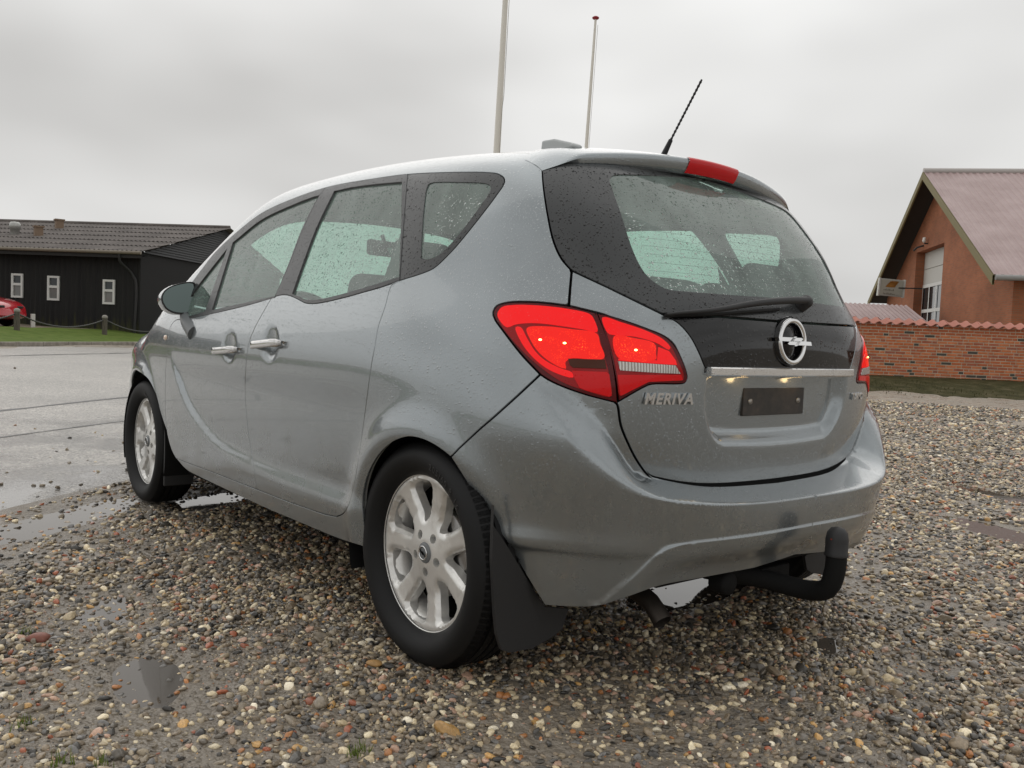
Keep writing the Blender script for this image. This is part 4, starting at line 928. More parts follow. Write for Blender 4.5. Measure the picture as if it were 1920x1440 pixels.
def pix3(px):
    """pixels of the photograph -> first hit on the skin"""
    px = np.atleast_2d(np.array(px, float)); D = np.array([ray(*p) for p in px]); n = len(px)
    ts = np.linspace(1.4, 6.4, 170); lo = np.full(n, np.nan)
    prev = np.zeros(n)+1.2; done = np.zeros(n, bool); hi = np.zeros(n); best = np.full(n, 1e9); tb = np.zeros(n)
    for t in ts:
        f = Fb(POS+D*t); new = (~done) & (f < 0); hi[new] = t; lo[new] = t-(ts[1]-ts[0]); done |= new
        cl = f < best; best = np.where(cl, f, best); tb = np.where(cl, t, tb)
    a = np.where(done, lo, tb); b = np.where(done, hi, tb)
    for _ in range(30):
        m = (a+b)/2; neg = Fb(POS+D*m[:, None]) < 0; b = np.where(neg, m, b); a = np.where(neg, a, m)
    return POS+D*b[:, None], done
def S(*px): return unchart(pix3(px)[0])
def Sx(*px):
    p, d = pix3(px); q = unchart(p); return q
def top3(x, y):
    x = np.atleast_1d(np.array(x, float)); y = np.atleast_1d(np.array(y, float))
    a = np.full(len(x), .5); b = np.full(len(x), 2.2)
    for _ in range(40):
        m = (a+b)/2; neg = Fb(np.stack([x, y, m], 1)) < 0; a = np.where(neg, m, a); b = np.where(neg, b, m)
    return np.stack([x, y, (a+b)/2], 1)
def side3(y, z):
    y = np.atleast_1d(np.array(y, float)); z = np.atleast_1d(np.array(z, float))*np.ones(len(y))
    return root(np.stack([-.3+0*y, y, z], 1), np.tile((-1., 0, 0), (len(y), 1)))
# ------------------------------------------------------------------ panels cut from the skin
def seg(px, smooth=True, step=4.):
    p = catmull(px, step) if smooth else np.concatenate([np.linspace(a, b, max(int(np.hypot(b[0]-a[0], b[1]-a[1])/step), 1), endpoint=False) for a, b in zip(np.array(px[:-1], float), np.array(px[1:], float))]+[np.array(px[-1:], float)])
    return S(*p)
def seg3(P, step=.012): return unchart(catmull(P, step))
def loop(*segs, eps=.0045):
    p = clean(np.concatenate(segs), eps)
    if area2(p) < 0: p = p[::-1]
    return p
def mirror_mesh(V, T): return V*np.array([-1, 1, 1]), T[:, ::-1]
def panel(name, outer, material, parent, holes=(), res=.024, off=0., gap=.0023, flange=.011, sides=(1,), half=False, surf=None, nrm=None, hole_gap=None, rim=.35, extra=None):
    """outer, holes: loops in the chart. sides: 1 = left, -1 = right. half: join left and right across the centre line"""
    surf = surf or skin; nrm = nrm or grad
    outer = outer.copy()
    if area2(outer) < 0: outer = outer[::-1]
    o2 = offset_poly(outer, gap) if gap else outer
    o2 = densify(o2, res) if not half else o2
    if half:
        c = outer[:, 0] < .004; o2[c, 0] = 0; o2[o2[:, 0] < .003, 0] = 0; o2 = densify(o2, res)
    hs = []
    for h in holes:
        h = h if area2(h) > 0 else h[::-1]
        g = gap if hole_gap is None else hole_gap
        hs.append(offset_poly(h, -g) if g else h)
    V2, T, loops = tri_region(o2, hs, res, extra)
    P = surf(V2); Nn = nrm(P)
    # orientation
    a, b, c = P[T[:, 0]], P[T[:, 1]], P[T[:, 2]]
    fn = np.cross(b-a, c-a)
    fl = (fn*Nn[T[:, 0]]).sum(1) < 0; T[fl] = T[fl][:, ::-1]
    P = P+Nn*off
    V = [P]; NN = [Nn]; FF = [list(t) for t in T]; k = len(P)
    if flange:
        for li, lp in enumerate(loops):
            lp = list(dict.fromkeys(lp)); n = len(lp)
            if n < 3: continue
            q = P[lp]; nn = Nn[lp]; tan = np.roll(q, -1, 0)-np.roll(q, 1, 0); tan /= np.linalg.norm(tan, axis=1)[:, None]+1e-12
            out = np.cross(tan, nn)
            ctr = V2[lp]; sgn = 1.
            # outward = away from the material
            mid = surf(offset_poly(V2[lp], .004 if li == 0 else -.004))
            if ((q-mid)*out).sum() < 0: out = -out
            out /= np.linalg.norm(out, axis=1)[:, None]+1e-12
            n1 = nn*(1-rim)+out*rim; n1 /= np.linalg.norm(n1, axis=1)[:, None]
            V += [q, q-nn*.0012+out*.0006, q-nn*flange]; NN += [nn, n1*.5+out*.5, out]
            for r in range(2):
                for i in range(n):
                    j = (i+1) % n
                    if half and V2[lp[i], 0] < 1e-6 and V2[lp[j], 0] < 1e-6: continue
                    A = k+r*n+i; B = k+r*n+j; Cc = k+(r+1)*n+j; Dd = k+(r+1)*n+i
                    e = np.cross(q[j]-q[i], -nn[i])
                    FF.append([A, B, Cc, Dd] if (e@out[i]) > 0 else [A, Dd, Cc, B])
            k += 3*n
    V = np.concatenate(V); NN = np.concatenate(NN); NN /= np.linalg.norm(NN, axis=1)[:, None]+1e-12
    objs = []
    if half:
        m = len(V); V = np.concatenate([V, V*np.array([-1, 1, 1])]); NN = np.concatenate([NN, NN*np.array([-1, 1, 1])])
        FF = FF+[[i+m for i in f[::-1]] for f in FF]
        return mesh_obj(name, V, FF, material, parent, True, NN)
    for s in sides:
        Q = V*np.array([s, 1, 1]); M2 = NN*np.array([s, 1, 1]); G = FF if s == 1 else [f[::-1] for f in FF]
        pr = parent[0 if s == 1 else 1] if isinstance(parent, (tuple, list)) else parent
        objs.append(mesh_obj(name, Q, G, material, pr, True, M2))
    return objs if len(objs) > 1 else objs[0]
def ribbon(name, pts, width, material, parent, depth=-.008, sides=(1, -1), joined=True):
    """dark backing strip beneath a seam; pts in the chart"""
    uv = clean(np.array(pts), .008); t = np.gradient(uv, axis=0); t /= np.linalg.norm(t, axis=1)[:, None]+1e-9
    n = np.stack([-t[:, 1], t[:, 0]], 1)
    A = skin(uv+n*width); B = skin(uv-n*width); A += grad(A)*depth; B += grad(B)*depth; m = len(uv)
    return np.concatenate([A, B]), [(i, i+1, m+i+1, m+i) for i in range(m-1)]

# pixel curves read off the photograph (left side and left half of the tail)
DLO_TOP = [(359, 531), (380, 503), (404, 473), (448, 432), (492, 399), (550, 372.5), (617, 350.3), (696, 336), (762, 327), (846, 323), (915, 323.5), (933, 326), (944, 333), (945.5, 342), (930.5, 366), (875, 438), (845, 473), (814, 502), (795, 511), (750, 525.5)]
BELT_R = [(750, 526), (716, 538), (681, 548), (645, 558), (608, 566.5), (590, 569), (573, 568), (556, 559.5), (540, 553.2), (524, 553.5), (509, 559)]
BELT_F = [(509, 559), (462.5, 572.5), (410, 585), (363, 595), (345, 599)]
SEAM_B = [(509, 559), (500, 574), (480, 610), (468.5, 637), (464, 658), (459.8, 717), (462.5, 781), (471.3, 848), (482, 917.5)]
SEAM_C = [(735, 533), (730.8, 542), (722, 575), (709.5, 612), (702, 654), (695.8, 688), (684.2, 775), (669.6, 877), (659, 930), (652, 950), (643, 963), (630, 969)]
DOOR_BOT_R = [(630, 969), (608, 964.5), (545, 942.5), (482, 918)]
DOOR_BOT_F = [(482, 918), (405, 888), (331, 860)]
SEAM_A = [(331, 860), (322, 842), (314, 812), (310.5, 780), (309.8, 735), (311, 688), (316, 640), (320, 612), (330, 600), (345, 599)]
SILL_BOT = [(331, 860), (350, 881), (375, 894.6), (430, 921), (492, 950), (560, 979), (637.5, 1011), (691, 1028)]
ARCH_R = [(691, 1028), (683, 990), (679, 945), (683, 912), (692, 884), (710, 853), (733, 831), (763, 819.5), (790, 823), (812, 833), (830, 845), (845, 857)]
FENDER_SEAM = [(845, 857), (860, 841), (900, 804), (928, 780), (970, 742), (1013, 702)]
LIGHT_TOPL = [(1013, 702), (978, 665), (944.5, 622), (927, 597), (924.5, 586), (931, 574), (945, 568.5), (962, 566), (1011, 566.7), (1066.5, 573)]
LIGHT_BOT = [(1013, 702), (1030, 713), (1056, 725), (1100, 740.5), (1156, 755)]
LIGHT_SEAM = [(1117.5, 585.5), (1133, 625), (1147, 690), (1156, 755)]
LIGHT_TOPM = [(1066.5, 573), (1117.5, 585.5)]
LIGHT_IN_TOP = [(1117.5, 585.5), (1167, 600), (1211, 615.6), (1246.7, 631), (1264.4, 647), (1278, 673.5), (1287.5, 700), (1288.5, 710), (1284, 718), (1272, 719.8), (1240, 719.6), (1222, 720.3), (1211, 724), (1156, 755)]
TG_SIDE = [(1066.5, 573), (1069, 540), (1072, 507)]
GLASS_SIDE = [(1072, 507), (1053, 485), (1038.3, 453), (1027, 403), (1018.5, 345), (1017, 322)]
TG_LOW = [(1156, 755), (1159, 763), (1164.5, 798), (1180, 836), (1194, 863), (1212, 888), (1226, 899.5)]
GLASS_LOW = [(1072, 507), (1137.5, 537.5), (1242.5, 588.5)]
BLACK_SIDE = [(1242.5, 588.5), (1272, 606), (1294, 630.5), (1310, 660), (1322, 689)]
c3 = lambda *zz: unchart(np.array([rear3(0, z) for z in zz]))
def rear3(x, z):
    return root(np.array([[x, .2, z]]), np.array([[0, -1., 0]]))[0]
def rear3v(xs, zs):
    xs = np.asarray(xs, float); z = np.broadcast_to(zs, xs.shape).astype(float)
    return root(np.stack([xs, 0*xs+.2, z], 1), np.tile((0, -1., 0), (len(xs), 1)))
def rear_line(x0, x1, zf, n=40):
    xs = np.linspace(x0, x1, n); return unchart(rear3v(-np.abs(xs), np.array([zf(abs(x)) for x in xs])))

car = tag(empty('parked_car'), 'silver blue compact family car with lit tail lights, parked on the wet gravel', 'car')
def two(name): return [empty(name, (0, 0, 0), car), empty(name, (0, 0, 0), car)]
# --- outline pieces computed once
dlo_top, belt_r, belt_f = seg(DLO_TOP), seg(BELT_R), seg(BELT_F)
seam_a, seam_b, seam_c = seg(SEAM_A), seg(SEAM_B), seg(SEAM_C)
bot_r, bot_f, sill = seg(DOOR_BOT_R, False), seg(DOOR_BOT_F, False), seg(SILL_BOT)
arch_r, fseam = seg(ARCH_R), seg(FENDER_SEAM, False)
l_top, l_bot, l_seam, l_mid, l_in = seg(LIGHT_TOPL), seg(LIGHT_BOT), seg(LIGHT_SEAM), seg(LIGHT_TOPM, False), seg(LIGHT_IN_TOP)
tg_side, gl_side, tg_low, gl_low, bk_side = seg(TG_SIDE, False), seg(GLASS_SIDE), seg(TG_LOW), seg(GLASS_LOW, False), seg(BLACK_SIDE)
ROOF_X = .44
roof_edge = unchart(top3(np.full(60, -ROOF_X), np.linspace(.0, 1.58, 60)))
ws_y = np.linspace(1.58, 2.34, 40); ws_x = -(.44+.33*((ws_y-1.58)/.76)**.7)
ws_edge = unchart(top3(ws_x, ws_y))
rear_roof = seg3(np.concatenate([pix3([(1017, 322), (1017, 316), (1022.5, 300), (1030, 290)])[0], top3([-.53, -.44], [-.06, .0])]), .02)
a_base = np.concatenate([ws_edge[-1:], dlo_top[:1]])
# body side: sill, rear quarter, roof rail and windscreen pillar in one pressing
side_loop = loop(sill, arch_r, fseam, l_top, tg_side, gl_side, rear_roof, roof_edge, ws_edge, unchart(side3([2.20, 2.12], [1.04, 1.0])), seg([(345, 599), (352, 562), (359, 531)], False), dlo_top, seg([(750, 526), (735, 533)], False), seam_c, bot_r, bot_f)
panel('side_panel', side_loop, PAINT, car, sides=(1, -1), res=.022)
doors_f, doors_r = two('front_door'), two('rear_door')
fd_loop = loop(belt_f, seam_a[::-1], bot_f[::-1], seam_b[::-1])
rd_loop = loop(belt_r, seam_b, bot_r[::-1], seam_c[::-1])
panel('door_panel', fd_loop, PAINT, doors_f, sides=(1, -1), res=.022)
panel('door_panel', rd_loop, PAINT, doors_r, sides=(1, -1), res=.022)
# front wing, nose, bonnet, windscreen and roof
arch_f = np.concatenate([seg([(331, 860), (318, 822), (302, 776), (292, 739), (277, 710), (262, 698)]), seg3(side3([2.64, 2.71, 2.78, 2.84, 2.88, 2.895, 2.89], [.680, .668, .63, .565, .47, .36, .22]))])
wing_top = unchart(top3([-.70, -.735, -.76, -.77], [3.05, 2.85, 2.6, 2.34]))
wing_front = unchart(side3([2.89, 2.96, 3.06], [.22, .45, .68]))
wing_loop = loop(arch_f, wing_front[1:], wing_top, unchart(side3([2.20, 2.12], [1.04, 1.0])), seam_a[::-1])
wings = two('front_wing')
panel('wing_panel', wing_loop, PAINT, wings, sides=(1, -1), res=.03)
nose_loop = loop(wing_front, wing_top[:1], np.array([[U3, .78], [U4-.001, .80], [U4-.001, .22]]))
panel('front_bumper', nose_loop, PAINT, car, sides=(1, -1), res=.05, gap=.001)
tops = lambda V: top3(V[:, 0], V[:, 1])
def symloop(xs, ys):
    a = np.stack([xs, ys], 1); b = np.stack([-np.array(xs), ys], 1)[::-1]; return clean(catmull(np.concatenate([a, b]), .02, True), .006)
hood = symloop([-.02, -.45, -.69, -.73, -.755, -.765, -.5, -.02], [3.42, 3.36, 3.06, 2.85, 2.6, 2.36, 2.44, 2.47])
panel('bonnet', hood, PAINT, car, res=.05, surf=tops)
ws = np.concatenate([np.stack([ws_x+.004, ws_y], 1), np.stack([-ws_x-.004, ws_y], 1)[::-1]])
ws[ws[:, 1] > 2.33, 1] = 2.34
wsc = np.array([(-.47, 1.745), (-.56, 1.83), (-.66, 2.06), (-.70, 2.24), (.70, 2.24), (.66, 2.06), (.56, 1.83), (.47, 1.745), (.2, 1.72), (-.2, 1.72)])
wsc = clean(catmull(wsc, .03, True), .01)
panel('windscreen_border', clean(catmull(ws, .03, True)[:: 1], .012), FRIT, car, holes=[wsc], res=.06, surf=tops, flange=0)
panel('windscreen', offset_poly(wsc if area2(wsc) > 0 else wsc[::-1], -.01), GLASS, car, res=.06, surf=tops, off=-.004, gap=0, flange=0)
roof_l = np.array([(-ROOF_X, .03), (ROOF_X, .03), (ROOF_X, 1.59), (.2, 1.62), (-.2, 1.62), (-ROOF_X, 1.59)])
roof_d = np.concatenate([np.linspace(a, b, 40, endpoint=False) for a, b in zip(roof_l, np.roll(roof_l, -1, 0))])
panel('roof', clean(roof_d, .01), PAINT, car, res=.04, surf=tops, gap=.0005)
# rear bumper and tailgate
tg_bot = rear_line(-.51, 0, lambda x: float(f_top(x))-.0005)
p_tg0 = tg_low[-1:]
bump_bot = np.concatenate([c3(.45, .40, .345), seg([(1412, 1066), (1319, 1083.5), (1237, 1099), (1180, 1119), (1120, 1137), (1070, 1138), (1020, 1135)])])
bump_edge = seg([(1020, 1135), (985, 1078), (947, 1013), (918, 975), (897, 945), (872, 900), (845, 857)])
bump_loop = loop(fseam, l_bot, tg_low, tg_bot[2:], bump_bot, bump_edge)
uu = np.arange(.006, .655, .008); lo1 = f_low(uu); hi1 = f_top(uu)
ledge = np.concatenate([np.stack([uu+(.004 if k % 2 else 0), lo1+(hi1-lo1)*s_], 1) for k, s_ in enumerate((-.12, -.03, .05, .13, .22, .35, .5, .65, .8, .93))])
cc_ = np.concatenate([np.stack([np.arange(.004, .44, .008), f_zc(np.arange(.004, .44, .008))], 1), seg([(1293.8, 1017.8), (1275, 1021), (1256, 1025.6), (1240, 1034), (1225, 1044.4), (1195, 1074), (1162.5, 1103.8), (1130, 1129)], True, 3.)])
cc_ = clean(cc_, .004); ct_ = np.gradient(cc_, axis=0); ct_ /= np.linalg.norm(ct_, axis=1)[:, None]+1e-9; cn_ = np.stack([-ct_[:, 1], ct_[:, 0]], 1)
crease = np.concatenate([cc_+cn_*o_ for o_ in (-.012, -.008, -.004, 0, .004, .008, .012)])
bumper = panel('rear_bumper', bump_loop, PAINT, car, half=True, res=.018, flange=.045, extra=np.concatenate([ledge, crease]))
tailgate = empty('tailgate', (0, 0, 0), car)
chrome_top = rear_line(-.352, 0, lambda x: .878)
tg_loop = loop(tg_side, gl_low, bk_side, rear_line(-.355, 0, lambda x: .862), tg_bot[::-1], tg_low[::-1], l_in[::-1], l_mid[::-1])
STEP = False; panel('tailgate_panel', tg_loop, PAINT, tailgate, half=True, res=.010)
bp_line = lambda x: 1.010+.004*(x/.4)**2
bp_top = rear_line(0, -.425, bp_line)
black_loop = loop(seg([(1250, 593), (1272, 606), (1294, 630.5), (1310, 660), (1322, 689)]), rear_line(-.352, 0, lambda x: .872)[1:], bp_top)
panel('black_centre_panel', black_loop, GLOSS_BLACK, tailgate, half=True, res=.03)
gtop = rear_line(0, -.60, lambda x: 1.455-.10*x*x)
glass_loop = loop(gl_low, bp_top[::-1], gtop, gl_side[::-1])
clear = [(1148.5, 331), (1144, 336), (1150, 357), (1166.5, 403), (1178, 440), (1190, 473), (1202, 498), (1213, 514), (1228, 528), (1250.5, 540), (1290, 544.5), (1332.5, 548), (1400, 553)]
ct = seg([(1318, 337), (1285, 333), (1240, 330), (1200, 328.5), (1165, 328), (1152, 329)])
ct = np.concatenate([[[0, ct[0, 1]+.002]], ct]); cl = seg(clear); cb = np.concatenate([cl[-1:], rear_line(-.25, 0, lambda x: 1.072)])
cb = np.concatenate([seg([(1400, 553), (1440, 555.5)]), [[0, 0]]]); cb[-1] = (0, cb[-2, 1]-.004)
glass_loop = loop(bp_top, gl_low[::-1], gl_side, gtop[::-1])
frit_loop = loop(bp_top, gl_low[::-1], gl_side, gtop[::-1], ct, cl, cb)
clear_loop = loop(ct, cl, cb)
rear_win = panel('rear_window', clear_loop, REAR_GLASS, tailgate, half=True, res=.04, gap=-.004, off=-.003, flange=0)
panel('window_border', frit_loop, FRIT, rear_win, half=True, res=.03, gap=.0018)
# ledge that closes the bumper against the tailgate
luv = np.concatenate([tg_low[3:], tg_bot[2:]]); luv = clean(luv, .006)
B_ = skin(luv); nB = grad(B_); B_ -= nB*.004; STEP = True; A_ = skin(luv); A_ -= grad(A_)*.0035; kk = len(luv)
B_ += (B_-A_)*.25; lv = np.concatenate([A_, B_]); lf_ = [(i, i+1, kk+i+1, kk+i) for i in range(kk-1)]
mesh_obj('bumper_ledge', np.concatenate([lv, lv*np.array([-1, 1, 1])]), lf_+[tuple(i+2*kk for i in f) for f in lf_], PAINT, bumper, True)
# side glass
FD_GLASS = [(437, 455), (491.7, 412), (550, 384.4), (590, 369), (599, 367)]
fdg = loop(seg(FD_GLASS), seg([(599, 367), (591, 380), (567.5, 427), (538.3, 502.5), (516.5, 555)]), seg([(516.5, 555), (398, 581)], False), seg([(398, 581), (437, 455)], False))
fqg = loop(seg([(426, 467), (395, 506), (372, 536), (352, 568), (346, 595)]), seg([(346, 595), (385, 584)], False), seg([(385, 584), (426, 467)], False))
RD_GLASS = [(627, 359), (660, 352), (700, 346.5), (754, 341.5)]
rdg = loop(seg(RD_GLASS), seg([(754, 341.5), (752.7, 415), (748.5, 519)], False), seg([(748.5, 519), (696, 535.5), (650, 549), (614, 558), (595, 561.5), (582, 562), (570, 560), (559, 555.5), (548.5, 551)]), seg([(548.5, 551), (567.5, 497), (594, 427), (627, 359)]))
rqc = loop(seg([(793.3, 403), (800, 352), (803, 346), (811, 342.7), (860, 342), (912, 345), (919, 349), (918, 358), (904, 380), (863, 435), (837, 464.6), (822, 478), (808, 484), (796, 485.6), (790.5, 483), (789.8, 476), (793.3, 403)]))
split = seg([(764.5, 327), (757, 425), (750, 526)], False)
b_split = seg([(617, 350), (601, 367), (572, 426), (541, 503), (517, 557)]) 
b_split2 = seg([(612, 351), (600, 366), (571, 426), (540, 503), (515, 558)])
nt = len(dlo_top); iB = int(np.argmin(np.abs(dlo_top[:, 0]-b_split2[0, 0])))
iC = int(np.argmin(np.linalg.norm(dlo_top-split[0], axis=1)))
ff_loop = loop(dlo_top[:iB], b_split2, seg([(515, 558), (462.5, 573), (410, 585.5), (363, 595.5), (345, 599.5), (352, 562), (359, 531)], False))
fr_loop = loop(dlo_top[iB:iC], split, belt_r[::1], b_split2[::-1])
rq_loop = loop(dlo_top[iC:], split[::-1])
panel('window_frame', ff_loop, WET_TRIM, doors_f, holes=[fdg, fqg], sides=(1, -1), res=.03, off=.0015, gap=.0012, flange=.012)
panel('window_frame', fr_loop, WET_TRIM, doors_r, holes=[rdg], sides=(1, -1), res=.03, off=.0015, gap=.0012, flange=.012)
gw = dict(sides=(1, -1), res=.04, gap=-.006, off=-.006, flange=0)
panel('door_window', fdg, GLASS, doors_f, **gw); panel('quarter_window', fqg, GLASS, doors_f, **gw); panel('door_window', rdg, GLASS, doors_r, **gw)
qw = panel('rear_side_window', rqc, GLASS, car, sides=(1, -1), res=.04, gap=-.004, off=-.003, flange=0)
panel('window_border', rq_loop, FRIT, qw, holes=[rqc], sides=(1, -1), res=.03, gap=.0015)
# tail lights: side unit on the wing, inner unit on the tailgate
tl_o, tl_i = two('tail_light'), two('tailgate_light')
for t_ in tl_i: t_.parent = tailgate
lo_loop = loop(l_top, l_mid, l_seam, l_bot[::-1]); li_loop = loop(l_seam, l_in)
LZ = dict(sides=(1, -1), res=.02, flange=.004)
panel('lens_rim', lo_loop, LENS_RIM, tl_o, sides=(1, -1), res=.02, off=.0015, flange=.014)
panel('lens_rim', li_loop, LENS_RIM, tl_i, sides=(1, -1), res=.02, off=.0015, flange=.014)
def z6(*p): return [(900+a/4.5, 540+b/4.5) for a, b in p]
def zone(name, pts, m, par, off, corners=False):
    p = seg(pts+pts[:1], False) if corners else unchart(pix3(catmull(pts, 3., True))[0])
    return panel(name, clean(p, .003), m, par, sides=(1, -1), res=.015, off=off, gap=0, flange=.0025)
zone('lens', z6((150, 225), (185, 165), (280, 148), (500, 152), (750, 182), (930, 225), (960, 262), (1000, 400), (1050, 590), (1080, 700), (1108, 905), (1090, 918), (900, 868), (700, 795), (540, 690), (400, 570), (260, 420), (180, 310)), LENS_DARK, tl_o, .0030)
zone('light_band', z6((152, 225), (190, 168), (280, 150), (500, 154), (750, 184), (928, 228), (958, 266), (988, 372), (870, 352), (700, 326), (520, 303), (400, 300), (300, 312), (235, 335), (185, 295)), LENS_BAND, tl_o, .0042)
zone('light_guide', z6((305, 335), (345, 335), (400, 430), (470, 540), (560, 620), (680, 680), (775, 715), (785, 755), (690, 735), (560, 675), (440, 575), (350, 455)), LENS_BAND, tl_o, .0042)
zone('lens_core', z6((400, 345), (560, 330), (760, 352), (985, 392), (1010, 470), (1043, 592), (760, 598), (720, 632), (725, 680), (620, 640), (500, 545), (430, 440)), LENS_CORE, tl_o, .0048)
zone('reflector', z6((800, 765), (775, 700), (1085, 712), (1108, 905), (1090, 915), (900, 865), (840, 840)), LENS_LOW, tl_o, .0045, True)
zone('indicator', z6((745, 600), (1050, 608), (1064, 682), (768, 672)), LENS_AMBER, tl_o, .0058, True)
zone('lens', z6((1030, 250), (1200, 295), (1400, 362), (1540, 430), (1610, 500), (1660, 600), (1712, 730), (1705, 775), (1600, 782), (1420, 790), (1180, 910), (1172, 900), (1155, 740), (1120, 560), (1075, 400)), LENS_DARK, tl_i, .0030)
zone('light_band', z6((1034, 255), (1200, 298), (1400, 366), (1535, 434), (1600, 505), (1590, 520), (1480, 462), (1300, 412), (1120, 398), (1080, 385)), LENS_BAND, tl_i, .0042)
zone('light_guide', z6((1500, 500), (1590, 535), (1645, 612), (1655, 648), (1400, 632), (1165, 612), (1165, 600), (1490, 612)), LENS_BAND, tl_i, .0042, True)
zone('lens_core', z6((1130, 412), (1300, 428), (1470, 476), (1478, 560), (1480, 600), (1168, 592)), LENS_CORE, tl_i, .0048)
zone('reflector', z6((1160, 735), (1690, 735), (1705, 775), (1600, 782), (1420, 790), (1182, 908)), LENS_LOW, tl_i, .0045, True)
zone('reversing_lens', z6((1160, 622), (1300, 632), (1640, 655), (1680, 722), (1500, 715), (1180, 695)), LENS_CLEAR, tl_i, .006, True)
for pr, pts in ((tl_o, z6((512, 440), (715, 468))), (tl_i, z6((1310, 525)))):
    for p in pix3(pts)[0]:
        n = grad(p[None])[0]
        for s, par in ((1, pr[0]), (-1, pr[1])):
            q = (p+n*.003)*np.array([s, 1, 1]); b = MB(); b.lathe([(.0001, -.003), (.0035, -.002), (.005, .0), (.0035, .002), (.0001, .003)], 10, Matrix.Translation(Vector(q))); b.build('bulb', BULB, par)
# ------------------------------------------------------------------ wheels
TYRE_R, RIM_R, ZC = .326, .2195, .3095
def sq(a, p): return np.sign(a)*np.abs(a)**p
def make_wheel(name, loc, s):
    """s = 1 left (face towards -x), -1 right"""
    w = empty(name, loc, car)
    ax = -1 if s == 1 else 1
    # local: +h points outward
    def P(a, b, h): return (ax*h, a, b)
    prof = [(.205, -.08), (.222, .050), (.2225, .066), (.236, .084), (.258, .098), (.280, .101), (.297, .095), (.310, .083), (.317, .072), (.3225, .060)]
    tread = []
    for g in (.045, .015, -.015, -.045):
        tread += [(.3245, g+.009), (.3245, g+.0045), (.3175, g+.004), (.3175, g-.004), (.3245, g-.0045)]
    prof = prof+tread+[(.317, -.072), (.30, -.095), (.26, -.098), (.222, -.08)]
    n = 96; V = []; Fs = []
    for i, (r, h) in enumerate(prof):
        for k in range(n):
            a = 2*math.pi*k/n; rr = r
            zz = rr*math.sin(a)
            y_ = rr*math.cos(a)
            # flat contact patch and side bulge
            sq_ = max(0, -zz-(ZC-.006)) if rr > .2 else 0
            V.append(P(y_, zz+sq_*.9, h+(.012*min(1, sq_/.012) if h > .03 else 0)))
    for i in range(len(prof)-1):
        for k in range(n):
            f = (i*n+k, i*n+(k+1) % n, (i+1)*n+(k+1) % n, (i+1)*n+k); Fs.append(f if s == 1 else f[::-1])
    ty = mesh_obj('tyre', V, Fs, RUBBER, w, True)
    md = ty.modifiers.new('edge', 'EDGE_SPLIT'); md.split_angle = math.radians(40)
    # tread blocks at the shoulders
    sb = MB()
    for k in range(104):
        a = 2*math.pi*k/104
        if -math.sin(a) > .93: continue
        for (r0, h0_, r1, h1_) in ((.3235, .058, .313, .0795), (.3235, -.058, .313, -.0795)):
            c = [(r0, h0_), (r0, h0_*.85), (r0-.002, h0_), (r1, h1_)]
            da = .020
            q = [P(r*math.cos(a+d), r*math.sin(a+d), h) for d in (-da, da) for r, h in ((r0+.0022, h0_*.84), (r0+.0016, h0_*1.03), (r1+.0012, h1_))]
            sb.add(q, [(0, 1, 4, 3), (1, 2, 5, 4), (3, 4, 1, 0), (4, 5, 2, 1)])
    tag(sb.build('tread_blocks', RUBBER, ty), kind='stuff')
    # raised size lettering
    if s == 1:
        cu = bpy.data.curves.new('t', 'FONT'); cu.body = '205/60 R 16'; cu.size = .026; cu.extrude = .0009; cu.space_character = 1.35
        to = bpy.data.objects.new('t', cu); C.objects.link(to); bpy.context.view_layer.update()
        me = bpy.data.meshes.new_from_object(to.evaluated_get(bpy.context.evaluated_depsgraph_get())); bpy.data.objects.remove(to)
        wid = max(v.co.x for v in me.vertices)
        for v in me.vertices:
            th = math.radians(76)-(v.co.x)/.268; r = .2585+v.co.y       # reads clockwise from the top rear
            base = np.interp(r, [.236, .258, .280, .297], [.084, .098, .101, .095])
            v.co = P(-r*math.cos(th), r*math.sin(th), base+.0006+v.co.z*.9)
        me.materials.append(MATS.get('tyre_letter') or mat('tyre_letter', (.035, .035, .036), .5))
        lt = bpy.data.objects.new('size_lettering', me); C.objects.link(lt); lt.parent = ty
    # alloy rim face: seven flared spokes cut out of a dished disc
    NS = 7; a0 = math.radians(90+14)
    def dish(r): return np.interp(r, [0, .035, .07, .12, .17, .20, .212, .2195], [.058, .060, .055, .050, .054, .058, .062, .060])
    def win(k):
        c = a0+2*math.pi*(k+.5)/NS
        pts = []
        prof2 = [(.088, .02), (.093, .095), (.110, .175), (.135, .225), (.165, .255), (.188, .270), (.1990, .235), (.2035, .10)]
        right = [(r, d) for r, d in prof2]
        P2 = [(r*math.cos(c-d), r*math.sin(c-d)) for r, d in right]+[(r*math.cos(c+d), r*math.sin(c+d)) for r, d in right[::-1]]
        return clean(catmull(P2, .006, True), .003)
    holes = [win(k) for k in range(NS)]
    lug = []
    for k in range(5):
        c = math.radians(90+36)+2*math.pi*k/5; t = np.linspace(0, 2*math.pi, 15)[:-1]
        lug.append(np.stack([.0565*math.cos(c)+.0135*np.cos(t), .0565*math.sin(c)+.0135*np.sin(t)], 1))
    t = np.linspace(0, 2*math.pi, 121)[:-1]; outer = np.stack([.2195*np.cos(t), .2195*np.sin(t)], 1)
    V2, T, loops = tri_region(outer, holes+lug, .008)
    r = np.hypot(V2[:, 0], V2[:, 1]); hgt = dish(r)
    # spokes are crowned: drop towards the window edges
    dm = np.full(len(V2), 1.)
    for h in holes: dm = np.minimum(dm, polydist(V2, h))
    hgt = hgt-.013*np.clip(1-dm/.010, 0, 1)**1.5*np.clip((r-.08)/.03, 0, 1)*np.clip((.215-r)/.012, 0, 1)
    V = [P(a, b, h) for (a, b), h in zip(V2, hgt)]; Fs = [tuple(f) for f in T]
    def flip(f): return f[::-1]
